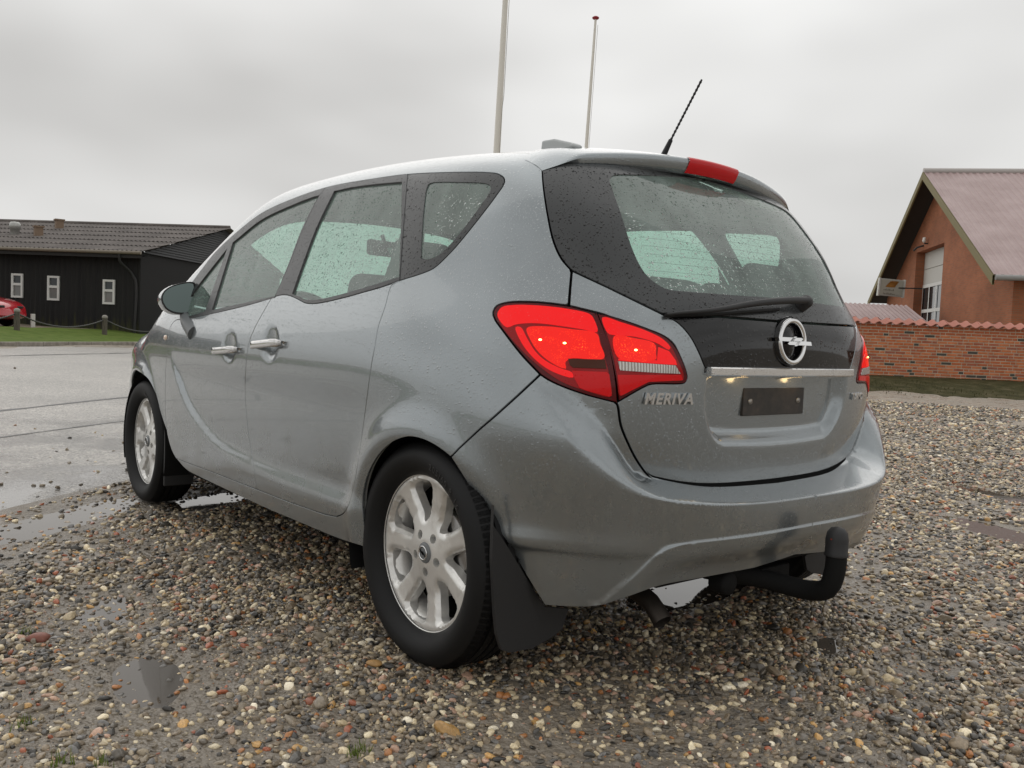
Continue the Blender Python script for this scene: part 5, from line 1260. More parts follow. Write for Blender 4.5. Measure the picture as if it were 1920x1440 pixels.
    e = Vector(V[Fs[0][1]])-Vector(V[Fs[0][0]]); e2 = Vector(V[Fs[0][2]])-Vector(V[Fs[0][0]])
    if e.cross(e2).x*ax < 0: Fs = [f[::-1] for f in Fs]
    for li, lp in enumerate(loops):
        lp = list(dict.fromkeys(lp)); n = len(lp); k0 = len(V); dep = .026 if 1 <= li <= NS else (.018 if li > NS else .02)
        ctr = V2[lp].mean(0)
        for i in lp: V.append(V[i])
        for i in lp:
            a, b = V2[i]; sc = 1. if li == 0 else (.975 if li <= NS else .92)
            if 1 <= li <= NS: a, b = ctr[0]+(a-ctr[0])*sc, ctr[1]+(b-ctr[1])*sc
            V.append(P(a, b, hgt[i]-dep))
        for i in range(n):
            j = (i+1) % n; Fs.append((k0+i, k0+j, k0+n+j, k0+n+i))
        if li > NS: Fs.append(tuple(range(k0+n, k0+2*n)))
    rim = mesh_obj('alloy_rim', V, Fs, ALLOY, w, True)
    md = rim.modifiers.new('edge', 'EDGE_SPLIT'); md.split_angle = math.radians(38)
    b = MB(); M = Matrix.Rotation(0 if ax == 1 else math.pi, 4, 'Z')
    b.lathe([(.2200, .062), (.2240, .0655), (.2250, .060), (.2215, .054)], 96, M, 'x'); b.build('rim_flange', ALLOY, rim)
    b = MB(); b.lathe([(.2185, .050), (.204, .042), (.196, -.02), (.196, -.07), (.202, -.09)], 64, M, 'x'); b.build('rim_barrel', ALLOY, rim)
    b = MB(); b.lathe([(.001, -.02), (.205, -.02)], 40, M, 'x'); b.build('inner_dark', DARK, w)
    b = MB(); b.lathe([(.06, .012), (.126, .012), (.132, .008), (.132, -.008)], 48, M, 'x'); b.lathe([(.001, .03), (.05, .03), (.06, .012)], 32, M, 'x'); b.build('brake_disc', mat('brake_disc', (.30, .29, .28), .35, .9) if 'brake_disc' not in MATS else MATS['brake_disc'], w)
    for k in range(5):
        c = math.radians(90+36)+2*math.pi*k/5; b = MB()
        b.lathe([(.0001, .008), (.006, .008), (.008, .002), (.008, -.006)], 6, Matrix.Translation(P(.0565*math.cos(c), .0565*math.sin(c), .040)) @ M, 'x', False); b.build('wheel_bolt', SATIN, rim)
    b = MB(); b.lathe([(.0001, .066), (.024, .0655), (.029, .063), (.031, .058), (.032, .050)], 36, M, 'x'); cap = b.build('centre_cap', SATIN, rim)
    b = MB(); T0 = Matrix.Translation(P(0, 0, .0672))
    ring = [T0 @ Vector(P(.019*math.cos(q), .019*math.sin(q), 0)) for q in np.linspace(0, 2*math.pi, 29)[:-1]]
    b.tube(ring, .0024, 6, closed=True)
    rot = math.radians(35)
    for pts in (((-.021, .004), (.006, .004), (.004, -.001), (-.021, .001)), ((.021, -.004), (-.006, -.004), (-.004, .001), (.021, -.001))):
        q = [(a*math.cos(rot)-c_*math.sin(rot), a*math.sin(rot)+c_*math.cos(rot)) for a, c_ in pts]
        b.add([T0 @ Vector(P(a, c_, .002)) for a, c_ in q], [(0, 1, 2, 3), (3, 2, 1, 0)])
    b.build('cap_emblem', CHROME, w).parent = rim
    return w
for s in (1, -1):
    make_wheel('wheel', (-s*.766, 0, ZC), s); make_wheel('wheel', (-s*.760, 2.644, ZC), s)
# wheel housings and underbody
for s in (1, -1):
    for ya, za, ra in ((0, .31, .385), (2.57, .31, .365)):
        b = MB(); t = np.linspace(-.35, 2.45 if ya == 0 else math.pi+.35, 40); V = []
        for xx in (.865, .52):
            V += [(-s*min(xx, .865-.55*max(0., -.17-(ya+ra*math.cos(q)))), ya+ra*math.cos(q)*.985, za+ra*math.sin(q)*.96) for q in t]
        n = len(t); b.add(V, [(i, i+1, n+i+1, n+i) for i in range(n-1)], True)
        b.add([(-s*.52, ya+ra*math.cos(q), za+ra*math.sin(q)) for q in t], [tuple(range(n))])
        b.build('wheel_housing', UNDER, car)
b = MB()
b.box((-.70, .40, .19), (.70, 2.2, .24)); b.box((-.50, -.45, .26), (.50, .42, .31)); b.box((-.5, 2.2, .22), (.5, 3.2, .27)); b.box((-.76, .40, .20), (-.70, 2.2, .30)); b.box((.70, .40, .20), (.76, 2.2, .30))
b.box((-.52, -.06, .26), (.52, .06, .34))
b.build('underbody', UNDER, car, .01)
b = MB(); b.box((-.48, -.50, .34), (.48, -.44, .54)); b.box((-.46, -.54, .42), (.46, -.50, .54)); b.build('bumper_backing', DARK, car)
# added black strips that block light and stand for shade in the panel gaps
gv, gf = [], []
for pts in (seam_a, seam_b, seam_c, bot_r, bot_f, fseam, l_bot, l_top, tg_side, gl_side, tg_low, tg_bot[1:], gl_low, l_in, l_seam, rear_roof, belt_r, belt_f, dlo_top, bk_side):
    v, f = ribbon('', pts, .009, None, None, -.0105)
    for s in (1, -1):
        k = sum(len(q) for q in gv); gv.append(v*np.array([s, 1, 1])); gf += [tuple(i+k for i in q) for q in f]
mesh_obj('gap_shade', np.concatenate(gv), gf, DARK, car)
# ------------------------------------------------------------------ spoiler with brake light
def spoiler():
    xs = np.linspace(-.60, .60, 81); rows = []
    a = np.abs(xs)
    ytip = -.300+.30*a**2+.25*np.maximum(a-.45, 0)**1.5; zt = 1.500-.165*a**2-.35*np.maximum(a-.48, 0)**1.6
    th = .047*np.clip((.635-a)/.16, .12, 1)**.6
    yj = .03-.14*np.clip((a-.40)/.2, 0, 1)**1.5
    zj = top3(xs, yj)[:, 2]
    lay = []
    for q in np.linspace(0, 1, 10):           # roof junction to tip
        y = yj+(ytip+.012-yj)*q; zz = top3(xs, np.maximum(y, -.2))[:, 2]
        z = (zj+.0015)*(1-q)+(zt)*q + .012*np.sin(math.pi*q)
        lay.append(np.stack([xs, y, z], 1))
    lay.append(np.stack([xs, ytip+.003, zt-.005], 1)); lay.append(np.stack([xs, ytip, zt-.014*np.clip(th/.045, .3, 1)], 1))
    lay.append(np.stack([xs, ytip+.010, zt-th*.75], 1)); lay.append(np.stack([xs, ytip+.020, zt-th], 1)); lay.append(np.stack([xs, ytip+.035, zt-th-.002], 1))
    lay.append(np.stack([xs, ytip+.16, zt-th+.03], 1))
    lay = np.array(lay); e = sst(.47, .595, a)
    for q in range(len(lay)):
        zk = top3(lay[q, :, 0], lay[q, :, 1])[:, 2]+.0015; lay[q, :, 2] = lay[q, :, 2]*(1-e)+np.minimum(zk, lay[q, :, 2]+.02)*e
    return lay, xs
lay, sxs = spoiler()
nl, nx = lay.shape[:2]
LB = (np.abs(sxs) < .118); fs_p, fs_b = [], []
for i in range(nl-1):
    for j in range(nx-1):
        f = (i*nx+j, (i+1)*nx+j, (i+1)*nx+j+1, i*nx+j+1)
        if 9 <= i <= 12 and abs((sxs[j]+sxs[j+1])/2) < .120: fs_b.append(f)
        else: fs_p.append(f)
ends = [tuple(i*nx for i in range(nl))[::-1], tuple(i*nx+nx-1 for i in range(nl))]
spo = mesh_obj('roof_spoiler', lay.reshape(-1, 3), fs_p+ends, PAINT, tailgate, True)
md = spo.modifiers.new('edge', 'EDGE_SPLIT'); md.split_angle = math.radians(50)
bl = mesh_obj('brake_light', lay.reshape(-1, 3)+np.array([0, -.003, .0015]), fs_b, BRAKE_RED, spo, True)
# ------------------------------------------------------------------ tailgate furniture
def strip_on_rear(name, x0, x1, zlo, zhi, off, m, par, n=40, thick=.012):
    xs = np.linspace(x0, x1, n); V = []
    for zz, oo in ((zlo, off-thick), (zlo, off), (zlo+.003, off+.003), (zhi-.003, off+.003), (zhi, off), (zhi, off-thick)):
        V += [(p[0], p[1]-oo, zz) for p in rear3v(xs, .885)]
    Fs = [(i*n+j, i*n+j+1, (i+1)*n+j+1, (i+1)*n+j) for i in range(5) for j in range(n-1)]
    Fs += [tuple(i*n for i in range(6))[::-1], tuple(i*n+n-1 for i in range(6))]
    return mesh_obj(name, V, Fs, m, par, False)
strip_on_rear('chrome_strip', -.350, .350, .8535, .8765, .014, CHROME_WET, tailgate, thick=.03)
# plate backing with two screws
py = rear3(0, .77)[1]
b = MB(); b.box((-.149, py-.006, .738), (.149, py+.006, .817)); 
def make_backing():
    m = mat('dirty_plate_backing', (.035, .030, .026), .55); t = NT(m); co = t.pos(True)
    t.set('Base Color', t.ramp(t.noise(co, 22, 6, .7), [(.35, (.022, .020, .018)), (.6, (.05, .04, .032)), (.8, (.10, .08, .06))])); return m
plate = b.build('plate_backing', make_backing(), tailgate, .002)
for sx in (-.118, .118):
    b = MB(); b.lathe([(.0001, 0), (.008, 0), (.009, .003), (.009, .01)], 14, Matrix.Translation((sx, py-.009, .779)), 'y'); b.build('screw', mat('screw', (.35, .33, .30), .4, .9) if 'screw' not in MATS else MATS['screw'], plate)
# lamps that light the plate
for sx in (-.175, .085):
    b = MB(); b.add([(sx-.022, py-.022, .8482), (sx-.022, py-.008, .8482), (sx+.022, py-.008, .8482), (sx+.022, py-.022, .8482)], [(0, 1, 2, 3)]); lo = b.build('plate_lamp', PLATE_LAMP, tailgate)
    ld = bpy.data.lights.new('plate_lamp_light', 'POINT'); ld.energy = .016; ld.color = (1, .66, .30); ld.shadow_soft_size = .01
    lp = bpy.data.objects.new('plate_lamp_light', ld); C.objects.link(lp); lp.location = (sx, py-.035, .835); lp.parent = tailgate
def text_mesh(name, body, size, extrude, m, par, M, shear=0., space=1., bevel=0.):
    cu = bpy.data.curves.new(name, 'FONT'); cu.body = body; cu.size = size; cu.extrude = extrude; cu.shear = shear; cu.space_character = space; cu.align_x = 'CENTER'; cu.offset = .0012; cu.bevel_depth = bevel
    to = bpy.data.objects.new(name, cu); C.objects.link(to); bpy.context.view_layer.update()
    me = bpy.data.meshes.new_from_object(to.evaluated_get(bpy.context.evaluated_depsgraph_get())); bpy.data.objects.remove(to)
    me.materials.clear(); me.materials.append(m); me.transform(M)
    o = bpy.data.objects.new(name, me); C.objects.link(o); o.parent = par; return o
def rear_frame(p, n, roll=0):
    z = Vector(n).normalized(); x = Vector((0, 0, 1)).cross(z).normalized(); y = z.cross(x)
    return Matrix(((x.x, y.x, z.x, p[0]), (x.y, y.y, z.y, p[1]), (x.z, y.z, z.z, p[2]), (0, 0, 0, 1)))
pm = pix3([(1251, 757)])[0][0]; nm = grad(pm[None])[0]
text_mesh('model_lettering', 'MERIVA', .040, .0035, CHROME, tailgate, rear_frame(pm+nm*.003, nm), .18, 1.15)
pt = pix3([(1604, 748)])[0][0]; nt_ = grad(pt[None])[0]
text_mesh('turbo_lettering', 'TURBO', .028, .0025, CHROME, tailgate, rear_frame(pt+nt_*.003, nt_), .15, 1.05)
# round emblem: ring with a horizontal bolt through it
pe = rear3(0, .953); ne = grad(pe[None])[0]; ME = rear_frame(pe+ne*.003, ne)
b = MB(); R_ = .060
b.tube([ME @ Vector((R_*math.cos(q), R_*math.sin(q), .004)) for q in np.linspace(0, 2*math.pi, 49)[:-1]], .0078, 10, closed=True)
em = b.build('emblem', CHROME, tailgate)
b = MB()
for sgn in (1, -1):
    pts = [(-.082, .0105), (.030, .0105), (.038, .0075), (.012, -.011), (.004, -.0135), (-.006, -.0135), (.008, -.0015), (-.078, -.0005)]
    q = [(sgn*a, sgn*c_) for a, c_ in pts]
    V = [ME @ Vector((a, c_, .016)) for a, c_ in q]+[ME @ Vector((a, c_, .002)) for a, c_ in q]; n = len(q)
    b.add(V, [tuple(range(n))]+[(i, i+n, (i+1) % n+n, (i+1) % n) for i in range(n)])
b.build('emblem_bolt', CHROME, em)
b = MB(); b.lathe([(.0001, .001), (.052, .001), (.055, -.02)], 40, ME @ Matrix.Rotation(0, 4, 'Z')); b.build('emblem_base', GLOSS_BLACK, em)
b = MB(); b.lathe([(.066, .002), (.070, .0), (.073, -.006)], 48, ME); b.build('emblem_surround', GLOSS_BLACK, em)
# wiper
wp = pix3([(1500, 573), (1460, 574), (1400, 578), (1330, 588), (1262, 592.5), (1247, 593)])[0]; wn = grad(wp)
b = MB(); pts = [Vector(p+n*o) for p, n, o in zip(wp, wn, (.030, .034, .032, .026, .018, .012))]
cm = catmull(pts, .02); k = len(cm)
b.tube(cm, list(np.interp(np.linspace(0, 1, k), [0, .12, .5, 1], [.012, .011, .009, .004])), 8); wi = b.build('wiper', PLASTIC, tailgate)
b = MB(); bl_ = pix3([(1455, 582), (1400, 586), (1330, 591), (1244, 594)])[0]; bn = grad(bl_); b.tube(catmull([Vector(p+n*.008) for p, n in zip(bl_, bn)], .03), .006, 6); b.build('wiper_blade', RUBBER, wi)
hb = wp[0]; b = MB(); b.lathe([(.0001, .040), (.013, .038), (.019, .030), (.022, .0)], 20, rear_frame(wp[0], wn[0])); b.build('wiper_hub', PLASTIC, wi)
# heating wires on the rear glass
for k in range(14):
    z = 1.105+.023*k; xm = .52-.10*(z-1.1)*1.0; xs = np.linspace(-xm*.88, xm*.88, 24)
    q = rear3v(xs, z); n = grad(q)
    b = MB(); b.tube([Vector(p-m_*.006) for p, m_ in zip(q, n)], .0005, 3); b.build('heating_wire', SATIN, rear_win)
# ------------------------------------------------------------------ door handles, mirrors, repeater
def handle(px0, px1, parents):
    (p0, p1), _ = pix3([px0, px1]); n = grad(np.array([p0, p1]))
    for s, par in ((1, parents[0]), (-1, parents[1])):
        m = np.array([s, 1, 1]); b = MB()
        t = np.linspace(0, 1, 15); V = []; K = 12
        for q in t:
            c = p0*(1-q)+p1*q; nn = n[0]*(1-q)+n[1]*q; lift = .004+.024*min(1., min(q, 1-q)/.13)**.7
            hh = .0145*(1-.45*max(0, abs(2*q-1)-.88)/.12); tt = .008
            cen = c+nn*lift
            for k in range(K):
                a = 2*math.pi*k/K; V.append((cen+nn*tt*sq(math.cos(a), .5)+np.array([0, 0, 1])*hh*sq(math.sin(a), .5))*m)
        Fs = [(i*K+k, i*K+(k+1) % K, (i+1)*K+(k+1) % K, (i+1)*K+k) for i in range(14) for k in range(K)]+[tuple(range(K)), tuple(range(14*K, 15*K))[::-1]]
        if s == 1: Fs = [f[::-1] for f in Fs]
        b.add(V, Fs, True); o = b.build('door_handle', CHROME_WET, par)
handle((407, 659), (449, 656), doors_f); handle((479, 649), (532, 644), doors_r)
def mirror_part():
    c0 = onplane(332, 560, 1, 1.93)     # centre of the mirror face
    ms = two('side_mirror')
    # outline of the glass in the photo, on a plane facing rearward
    gl = [onplane(x, y, 1, 1.93) for x, y in ((308, 556), (313, 546), (323, 538.5), (340, 533), (356, 530.5), (362, 532), (363.5, 540), (362, 560), (359, 578), (354, 584), (340, 586), (325, 583.5), (314, 576), (309, 567))]
    g2 = catmull(np.array(gl), .012, True); ctr = g2.mean(0); n = len(g2); g2[:, 1] -= .20*(g2[:, 0]-ctr[0]); g2[:, 1] += .06*(g2[:, 2]-ctr[2])
    for s, par in ((1, ms[0]), (-1, ms[1])):
        m = np.array([s, 1, 1])
        fl = (lambda f: f) if s == 1 else (lambda f: f[::-1])
        mesh_obj('mirror_glass', (g2+np.array([0, .006, 0]))*m, [fl(tuple(range(n))[::-1])], MIRROR, par)
        lay_ = [(1.0, .006), (1.03, -.002), (1.075, -.004), (1.10, .006), (1.12, .03), (1.10, .07), (1.0, .105), (.8, .13), (.45, .145), (.05, .15)]
        V = np.concatenate([ctr+(g2-ctr)*k+np.array([.02*(d/.15)**2, d, -.01*(d/.15)]) for k, d in lay_])*m
        fr = [fl((i*n+j, i*n+(j+1) % n, (i+1)*n+(j+1) % n, (i+1)*n+j)) for i in range(3) for j in range(n)]
        sh = [fl((i*n+j, i*n+(j+1) % n, (i+1)*n+(j+1) % n, (i+1)*n+j)) for i in range(3, len(lay_)-1) for j in range(n)]
        mesh_obj('mirror_frame', V, fr, PLASTIC, par, True); mesh_obj('mirror_housing', V, sh, PAINT, par, True)
        b = MB(); a = onplane(346, 588, 1, 1.97); e = pix3([(360, 620)])[0][0]
        pts = [Vector(a*m), Vector((a*.55+e*.45)*m)+Vector((0, 0, -.004)), Vector((e+np.array([.022, .0, -.012]))*m)]
        b.tube(catmull(pts, .012), list(np.interp(np.linspace(0, 1, len(catmull(pts, .012))), [0, .5, 1], [.022, .031, .042])), 14); b.build('mirror_foot', SATIN, par)
mirror_part()
for s in (1, -1):
    p = pix3([(311, 633)])[0][0]; n = grad(p[None])[0]; b = MB()
    M = rear_frame((p+n*.002)*np.array([s, 1, 1]), n*np.array([s, 1, 1]))
    b.lathe([(.0001, .006), (.010, .005), (.014, .0)], 16, M @ Matrix.Diagonal((1.7, .9, 1, 1))); b.build('side_repeater', mat('repeater_lens', (.75, .55, .40), .1, Coat_Weight=1.) if 'repeater_lens' not in MATS else MATS['repeater_lens'], wings[0] if s == 1 else wings[1])
# aerial, roof fin
ab = pix3([(1244, 291)])[0][0]; at0 = np.array([0, -.02, top3([0.], [-.02])[0, 2]])
tip = onplane(1316, 149, 0, 0.0)
base = onplane(1244, 292, 0, 0.0); mid = onplane(1258, 262, 0, 0.)
base = np.array([0, base[1], base[2]])
b = MB(); b.tube([base-(tip-base)*.06, mid], [.011, .007], 8); d_ = (tip-mid)
pts = [mid+d_*q for q in np.linspace(0, 1, 60)]; b.tube(pts, [.0036+.0009*math.sin(i*1.7) for i in range(60)], 8); b.build('roof_aerial', PLASTIC, car)
gx_, gy_ = np.meshgrid(np.linspace(-.42, .3, 60), np.linspace(-.05, 1.3, 90)); q_ = top3(gx_.ravel(), gy_.ravel()); v_ = q_-POS; pq = np.stack([W/2+FPX*(v_@CR)/(v_@CD), H/2-FPX*(v_@CU)/(v_@CD)], 1); q_ = q_[np.abs(pq[:, 0]-1045) < 4]; pq = pq[np.abs(pq[:, 0]-1045) < 4]; q0 = q_[np.argmin(pq[:, 1])]; b = MB()
for i, (yy, hh) in enumerate(((0, 0),)):
    V = [(q0[0]+a*.02, q0[1]+c_, q0[2]+h-.006) for a in (-1, 1) for c_, h in ((.06, .0), (.055, .042), (.0, .040), (-.07, .020), (-.09, .012), (-.09, 0))]
    b.add(V, [tuple(range(6)), tuple(range(6, 12))[::-1]]+[(i_, 6+i_, 6+(i_+1) % 6, (i_+1) % 6) for i_ in range(6)])
b.build('roof_fin', mat('pale_grey_fin', (.5, .52, .52), .5), car, .006)
# ------------------------------------------------------------------ mud flaps, tow bar, exhaust
for s in (1, -1):
    fp = [(903, 950), (925, 985), (950, 1022), (985, 1080), (1022, 1138), (1066, 1142), (1055, 1178), (1040, 1192), (1000, 1215), (958, 1224), (941, 1219), (932, 1190), (928, 1150), (923, 1050), (912, 990)]
    outl = [tuple(onplane(x_, y_, 1, -.335)*np.array([-1, 1, 1])) for x_, y_ in fp]
    outl = [(-min(a_, .845), b_, c_) for a_, b_, c_ in outl]
    V = [(s*a, b_, c_) for a, b_, c_ in outl]+[(s*a, b_+.012, c_) for a, b_, c_ in outl]; n = len(outl); b = MB()
    b.add(V, [tuple(range(n)), tuple(range(n, 2*n))[::-1]]+[(i, i+n, (i+1) % n+n, (i+1) % n) for i in range(n)]); b.build('mud_flap', PLASTIC, car, .004)
    b = MB(); b.box((s*.86 if s < 0 else .72, 2.235, .14), (-.72 if s < 0 else .86, 2.25, .42)); b.build('front_mud_flap', PLASTIC, car, .004)
tb = empty('tow_bar', (0, 0, 0), car)
b = MB(); pc = catmull([(-.20, -.50, .295), (-.05, -.60, .268), (0, -.70, .255), (0, -.765, .275), (0, -.785, .335), (0, -.785, .40)], .02); b.tube(pc, .028, 14); b.build('tow_arm', UNDER, tb)
b = MB(); M = Matrix.Translation((0, -.785, .372)); b.lathe([(.032, 0), (.033, .004), (.030, .010), (.0305, .045), (.027, .064), (.018, .076), (.0001, .081)], 24, M); ball = b.build('ball_cap', PLASTIC, tb)
b = MB(); b.lathe([(.0001, .0035), (.006, .002), (.007, 0)], 10, Matrix.Translation((-.0245, -.785, .428)) @ Matrix.Rotation(math.radians(-68), 4, 'Y') @ Matrix.Diagonal((1.8, .7, 1, 1))); b.build('worn_paint_mark', mat('worn_red_mark', (.40, .05, .02), .5), ball)
b = MB(); b.box((-.45, -.54, .285), (.45, -.44, .335)); b.box((-.07, -.60, .255), (.07, -.50, .30)); b.build('tow_beam', UNDER, tb, .006)
b = MB(); b.lathe([(.001, 0), (.030, 0), (.032, .01), (.032, .05)], 18, Matrix.Translation((-.235, -.615, .285)), 'y'); b.build('tow_socket', UNDER, tb)
ex = MB(); pc = catmull([(-.40, -.20, .26), (-.42, -.42, .255), (-.425, -.50, .235), (-.43, -.55, .195)], .03); ex.tube(pc, .026, 14, cap=False); ex.build('exhaust_pipe', mat('exhaust_steel', (.06, .05, .042), .45, .7), car)
# ------------------------------------------------------------------ cabin
def rbox(name, size, loc, rot, m, par, bev=.05):
    b = MB(); sx, sy_, sz = [q/2 for q in size]; b.box((-sx, -sy_, -sz), (sx, sy_, sz)); o = b.build(name, m, par, bev, 4)
    for p in o.data.polygons: p.use_smooth = True
    o.location = loc; o.rotation_euler = rot; return o
def seat(x, y, w, par_name, heads=(0,)):
    s = empty(par_name, (x, y, .34), car)
    rbox('cushion', (w, .52, .17), (0, .06, .16), (.12, 0, 0), FABRIC, s)
    rbox('backrest', (w-.02, .15, .62), (0, -.26, .50), (.26, 0, 0), FABRIC, s)
    for h in heads:
        rbox('headrest', (.24, .09, .16), (h, -.39, .86 if par_name == 'front_seat' else .80), (.2, 0, 0), FABRIC, s, .035)
        for q in (-.05, .05): b = MB(); b.tube([(h+q, -.34, .76), (h+q, -.38, .86)], .006, 6); b.build('headrest_rod', SATIN, s)
for s in (-1, 1): seat(s*.37, 1.18, .52, 'front_seat')
seat(-.42, .18, .50, 'rear_seat'); seat(0, .18, .30, 'rear_seat', ()); seat(.42, .18, .50, 'rear_seat')
b = MB(); b.box((-.70, 1.90, .55), (.70, 2.22, .93)); b.box((-.72, 2.22, .5), (.72, 2.45, .90)); o = b.build('dashboard', INTERIOR, car, .06, 4)
b = MB(); ctr = Vector((-.37, 1.74, .93)); ax_ = Vector((0, -.86, .5)).normalized(); u_ = Vector((1, 0, 0)); v_ = ax_.cross(u_)
b.tube([ctr+(u_*math.cos(q)+v_*math.sin(q))*.185 for q in np.linspace(0, 2*math.pi, 41)[:-1]], .016, 10, closed=True)
sw_ = b.build('steering_wheel', PLASTIC, car)
b = MB(); b.lathe([(.0001, .03), (.06, .025), (.075, 0), (.05, -.04), (.035, -.22)], 20, Matrix.Translation(ctr) @ ax_.to_track_quat('Z', 'Y').to_matrix().to_4x4()); b.build('wheel_hub', PLASTIC, sw_)
for a in (0, math.pi, -math.pi/2): b = MB(); b.tube([ctr+(u_*math.cos(a)+v_*math.sin(a))*r for r in (.05, .18)], .014, 8); b.build('wheel_spoke', PLASTIC, sw_)
STEP = True
im = empty('inside_mirror', (0, 1.66, 1.33), car)
rbox('mirror_shell', (.25, .035, .075), (0, 0, 0), (0, 0, .15), PLASTIC, im, .015)
b = MB(); b.tube([(0, .02, .0), (0, .06, .07)], .010, 8); b.build('mirror_stem', PLASTIC, im)
b = MB(); b.box((-.12, -.021, -.032), (.12, -.019, .032)); o = b.build('mirror_glass', MIRROR, im); o.rotation_euler = (0, 0, .15)
# inner trim follows the skin
panel('corner_cover', loop(seg([(751, 420), (747, 519)], False), seg([(747, 519), (709, 531)], False), seg([(709, 531), (751, 420)], False)), PLASTIC, doors_r, off=-.012, gap=0, flange=0, res=.05, sides=(1, -1))
tr = dict(res=.07, flange=0, gap=.004, sides=(1, -1))
panel('door_trim', fd_loop, INTERIOR, doors_f, off=-.055, **tr); panel('door_trim', rd_loop, INTERIOR, doors_r, off=-.055, **tr)
panel('pillar_trim', side_loop, HEADLINER, car, off=-.022, **tr)
hd_ = np.array([(-.46, .0), (.46, .0), (.46, 1.66), (-.46, 1.66)]); hd_ = np.concatenate([np.linspace(a_, b_, 14, endpoint=False) for a_, b_ in zip(hd_, np.roll(hd_, -1, 0))])
panel('headliner', hd_, HEADLINER, car, res=.1, surf=tops, gap=0, off=-.025, flange=0)
STEP = False
panel('tailgate_trim', tg_loop, INTERIOR, tailgate, half=True, res=.05, off=-.05, flange=0)
panel('black_panel_trim', black_loop, INTERIOR, tailgate, half=True, res=.06, off=-.03, flange=0)
b = MB(); b.box((-.50, -.42, .32), (.50, .50, .345)); b.box((-.72, .5, .26), (.72, 2.3, .29)); b.build('cabin_floor', INTERIOR, car)
b = MB(); b.box((-.66, -.45, .80), (.66, .02, .815)); b.build('parcel_shelf', INTERIOR, car)
# ------------------------------------------------------------------ loose pebbles: one object, instanced with geometry nodes
def pebble_points():
    r = np.random.RandomState(5); out = []
    # (min dist, max dist, density per m2, size range)
    for d0, d1, den, s0, s1 in ((1.2, 3.4, 5200, .0040, .0150), (1.2, 3.2, 6500, .0018, .0042), (3.4, 5.2, 3400, .005, .0165), (5.2, 8.0, 1800, .0075, .019), (8., 12.5, 700, .011, .025), (12.5, 17.5, 260, .014, .03)):
        ang = .80 if d0 < 5 else .70
        A = ang*(d1*d1-d0*d0); n = int(A*den); d = np.sqrt(r.uniform(d0*d0, d1*d1, n)); a = r.uniform(-ang, ang, n)
        x = POS[0]+d*(FH[0]*np.cos(a)+RH[0]*np.sin(a)); y = POS[1]+d*(FH[1]*np.cos(a)+RH[1]*np.sin(a))
        s = s0+(s1-s0)*r.beta(1.5, 3.2, n)
        out.append(np.stack([x, y, s], 1))
    # larger stones
    n = 700; d = np.sqrt(r.uniform(1.6, 40, n)); a = r.uniform(-.8, .8, n); x = POS[0]+d*(FH[0]*np.cos(a)+RH[0]*np.sin(a)); y = POS[1]+d*(FH[1]*np.cos(a)+RH[1]*np.sin(a))
    out.append(np.stack([x, y, r.uniform(.013, .022, n)], 1))
    P = np.concatenate(out); nn = P[:, 0]*RN[0]+P[:, 1]*RN[1]
    edge = EDGE+.10*(fbm(P[:, 0]*2, P[:, 1]*2, 41)-.5)
    keep = nn < edge
    # strays on the asphalt
    st = (nn >= edge) & (r.rand(len(P)) < .012*np.exp(-(nn-EDGE)/.9)); 
    mud = fbm(P[:, 0]*1.15+3, P[:, 1]*1.15, 51); mud2 = sst_(.50, .62, mud)
    wet = np.clip(pud_mask(P[:, 0], P[:, 1], 1.15)/.010, 0, 1)
    keep &= r.rand(len(P)) > .55*mud2
    keep &= r.rand(len(P)) > .70*wet
    keep |= st
    # nothing where the tyres stand
    for wx in (-.766, .766):
        for wy in (0, 2.644): keep &= ~((np.abs(P[:, 0]-wx) < .095) & (np.abs(P[:, 1]-wy) < .07))
    P = P[keep]; st = st[keep]; mud2 = mud2[keep]; wet = wet[keep]
    z = ground_h(P[:, 0], P[:, 1])+P[:, 2]*(.15+.55*r.rand(len(P)))*(1-.75*np.maximum(mud2, wet))+np.where(st, .018, 0)
    return np.stack([P[:, 0], P[:, 1], z], 1), P[:, 2], r
PP, PS, pr_ = pebble_points(); NP_ = len(PP); print('pebbles', NP_)
pm_ = bpy.data.meshes.new('gravel'); pm_.vertices.add(NP_); pm_.vertices.foreach_set('co', PP.astype(np.float32).ravel())
rot = np.stack([pr_.normal(0, .35, NP_), pr_.normal(0, .35, NP_), pr_.uniform(0, 6.283, NP_)], 1)
scl = PS[:, None]*np.stack([pr_.uniform(.9, 1.5, NP_), pr_.uniform(.75, 1.1, NP_), pr_.uniform(.45, .8, NP_)], 1)
pal = np.array([(.040, .038, .036), (.065, .061, .056), (.11, .098, .084), (.18, .155, .122), (.29, .25, .19), (.22, .18, .135), (.46, .39, .27), (.58, .51, .37), (.66, .60, .46), (.36, .16, .06), (.29, .095, .05), (.40, .27, .21), (.15, .15, .155), (.48, .30, .12), (.72, .68, .58)])
w_ = np.array([8, 10, 13, 16, 14, 15, 8, 6, 3.5, 2.3, 1.6, 5, 6, 2, 1.8]); w_ /= w_.sum()
col = pal[pr_.choice(len(pal), NP_, p=w_)]*pr_.uniform(.75, 1.25, (NP_, 1))*np.array([1.06, 1., .90])*1.28
for nm, dt, arr in (('p_rot', 'FLOAT_VECTOR', rot), ('p_scl', 'FLOAT_VECTOR', scl), ('p_col', 'FLOAT_VECTOR', col)):
    at = pm_.attributes.new(nm, dt, 'POINT'); at.data.foreach_set('vector', arr.astype(np.float32).ravel())
at = pm_.attributes.new('p_pick', 'INT', 'POINT'); at.data.foreach_set('value', pr_.randint(0, 8, NP_).astype(np.int32))
grav = bpy.data.objects.new('gravel', pm_); C.objects.link(grav); tag(grav, 'wet mixed pebbles of the gravel yard', 'gravel', kind='stuff')
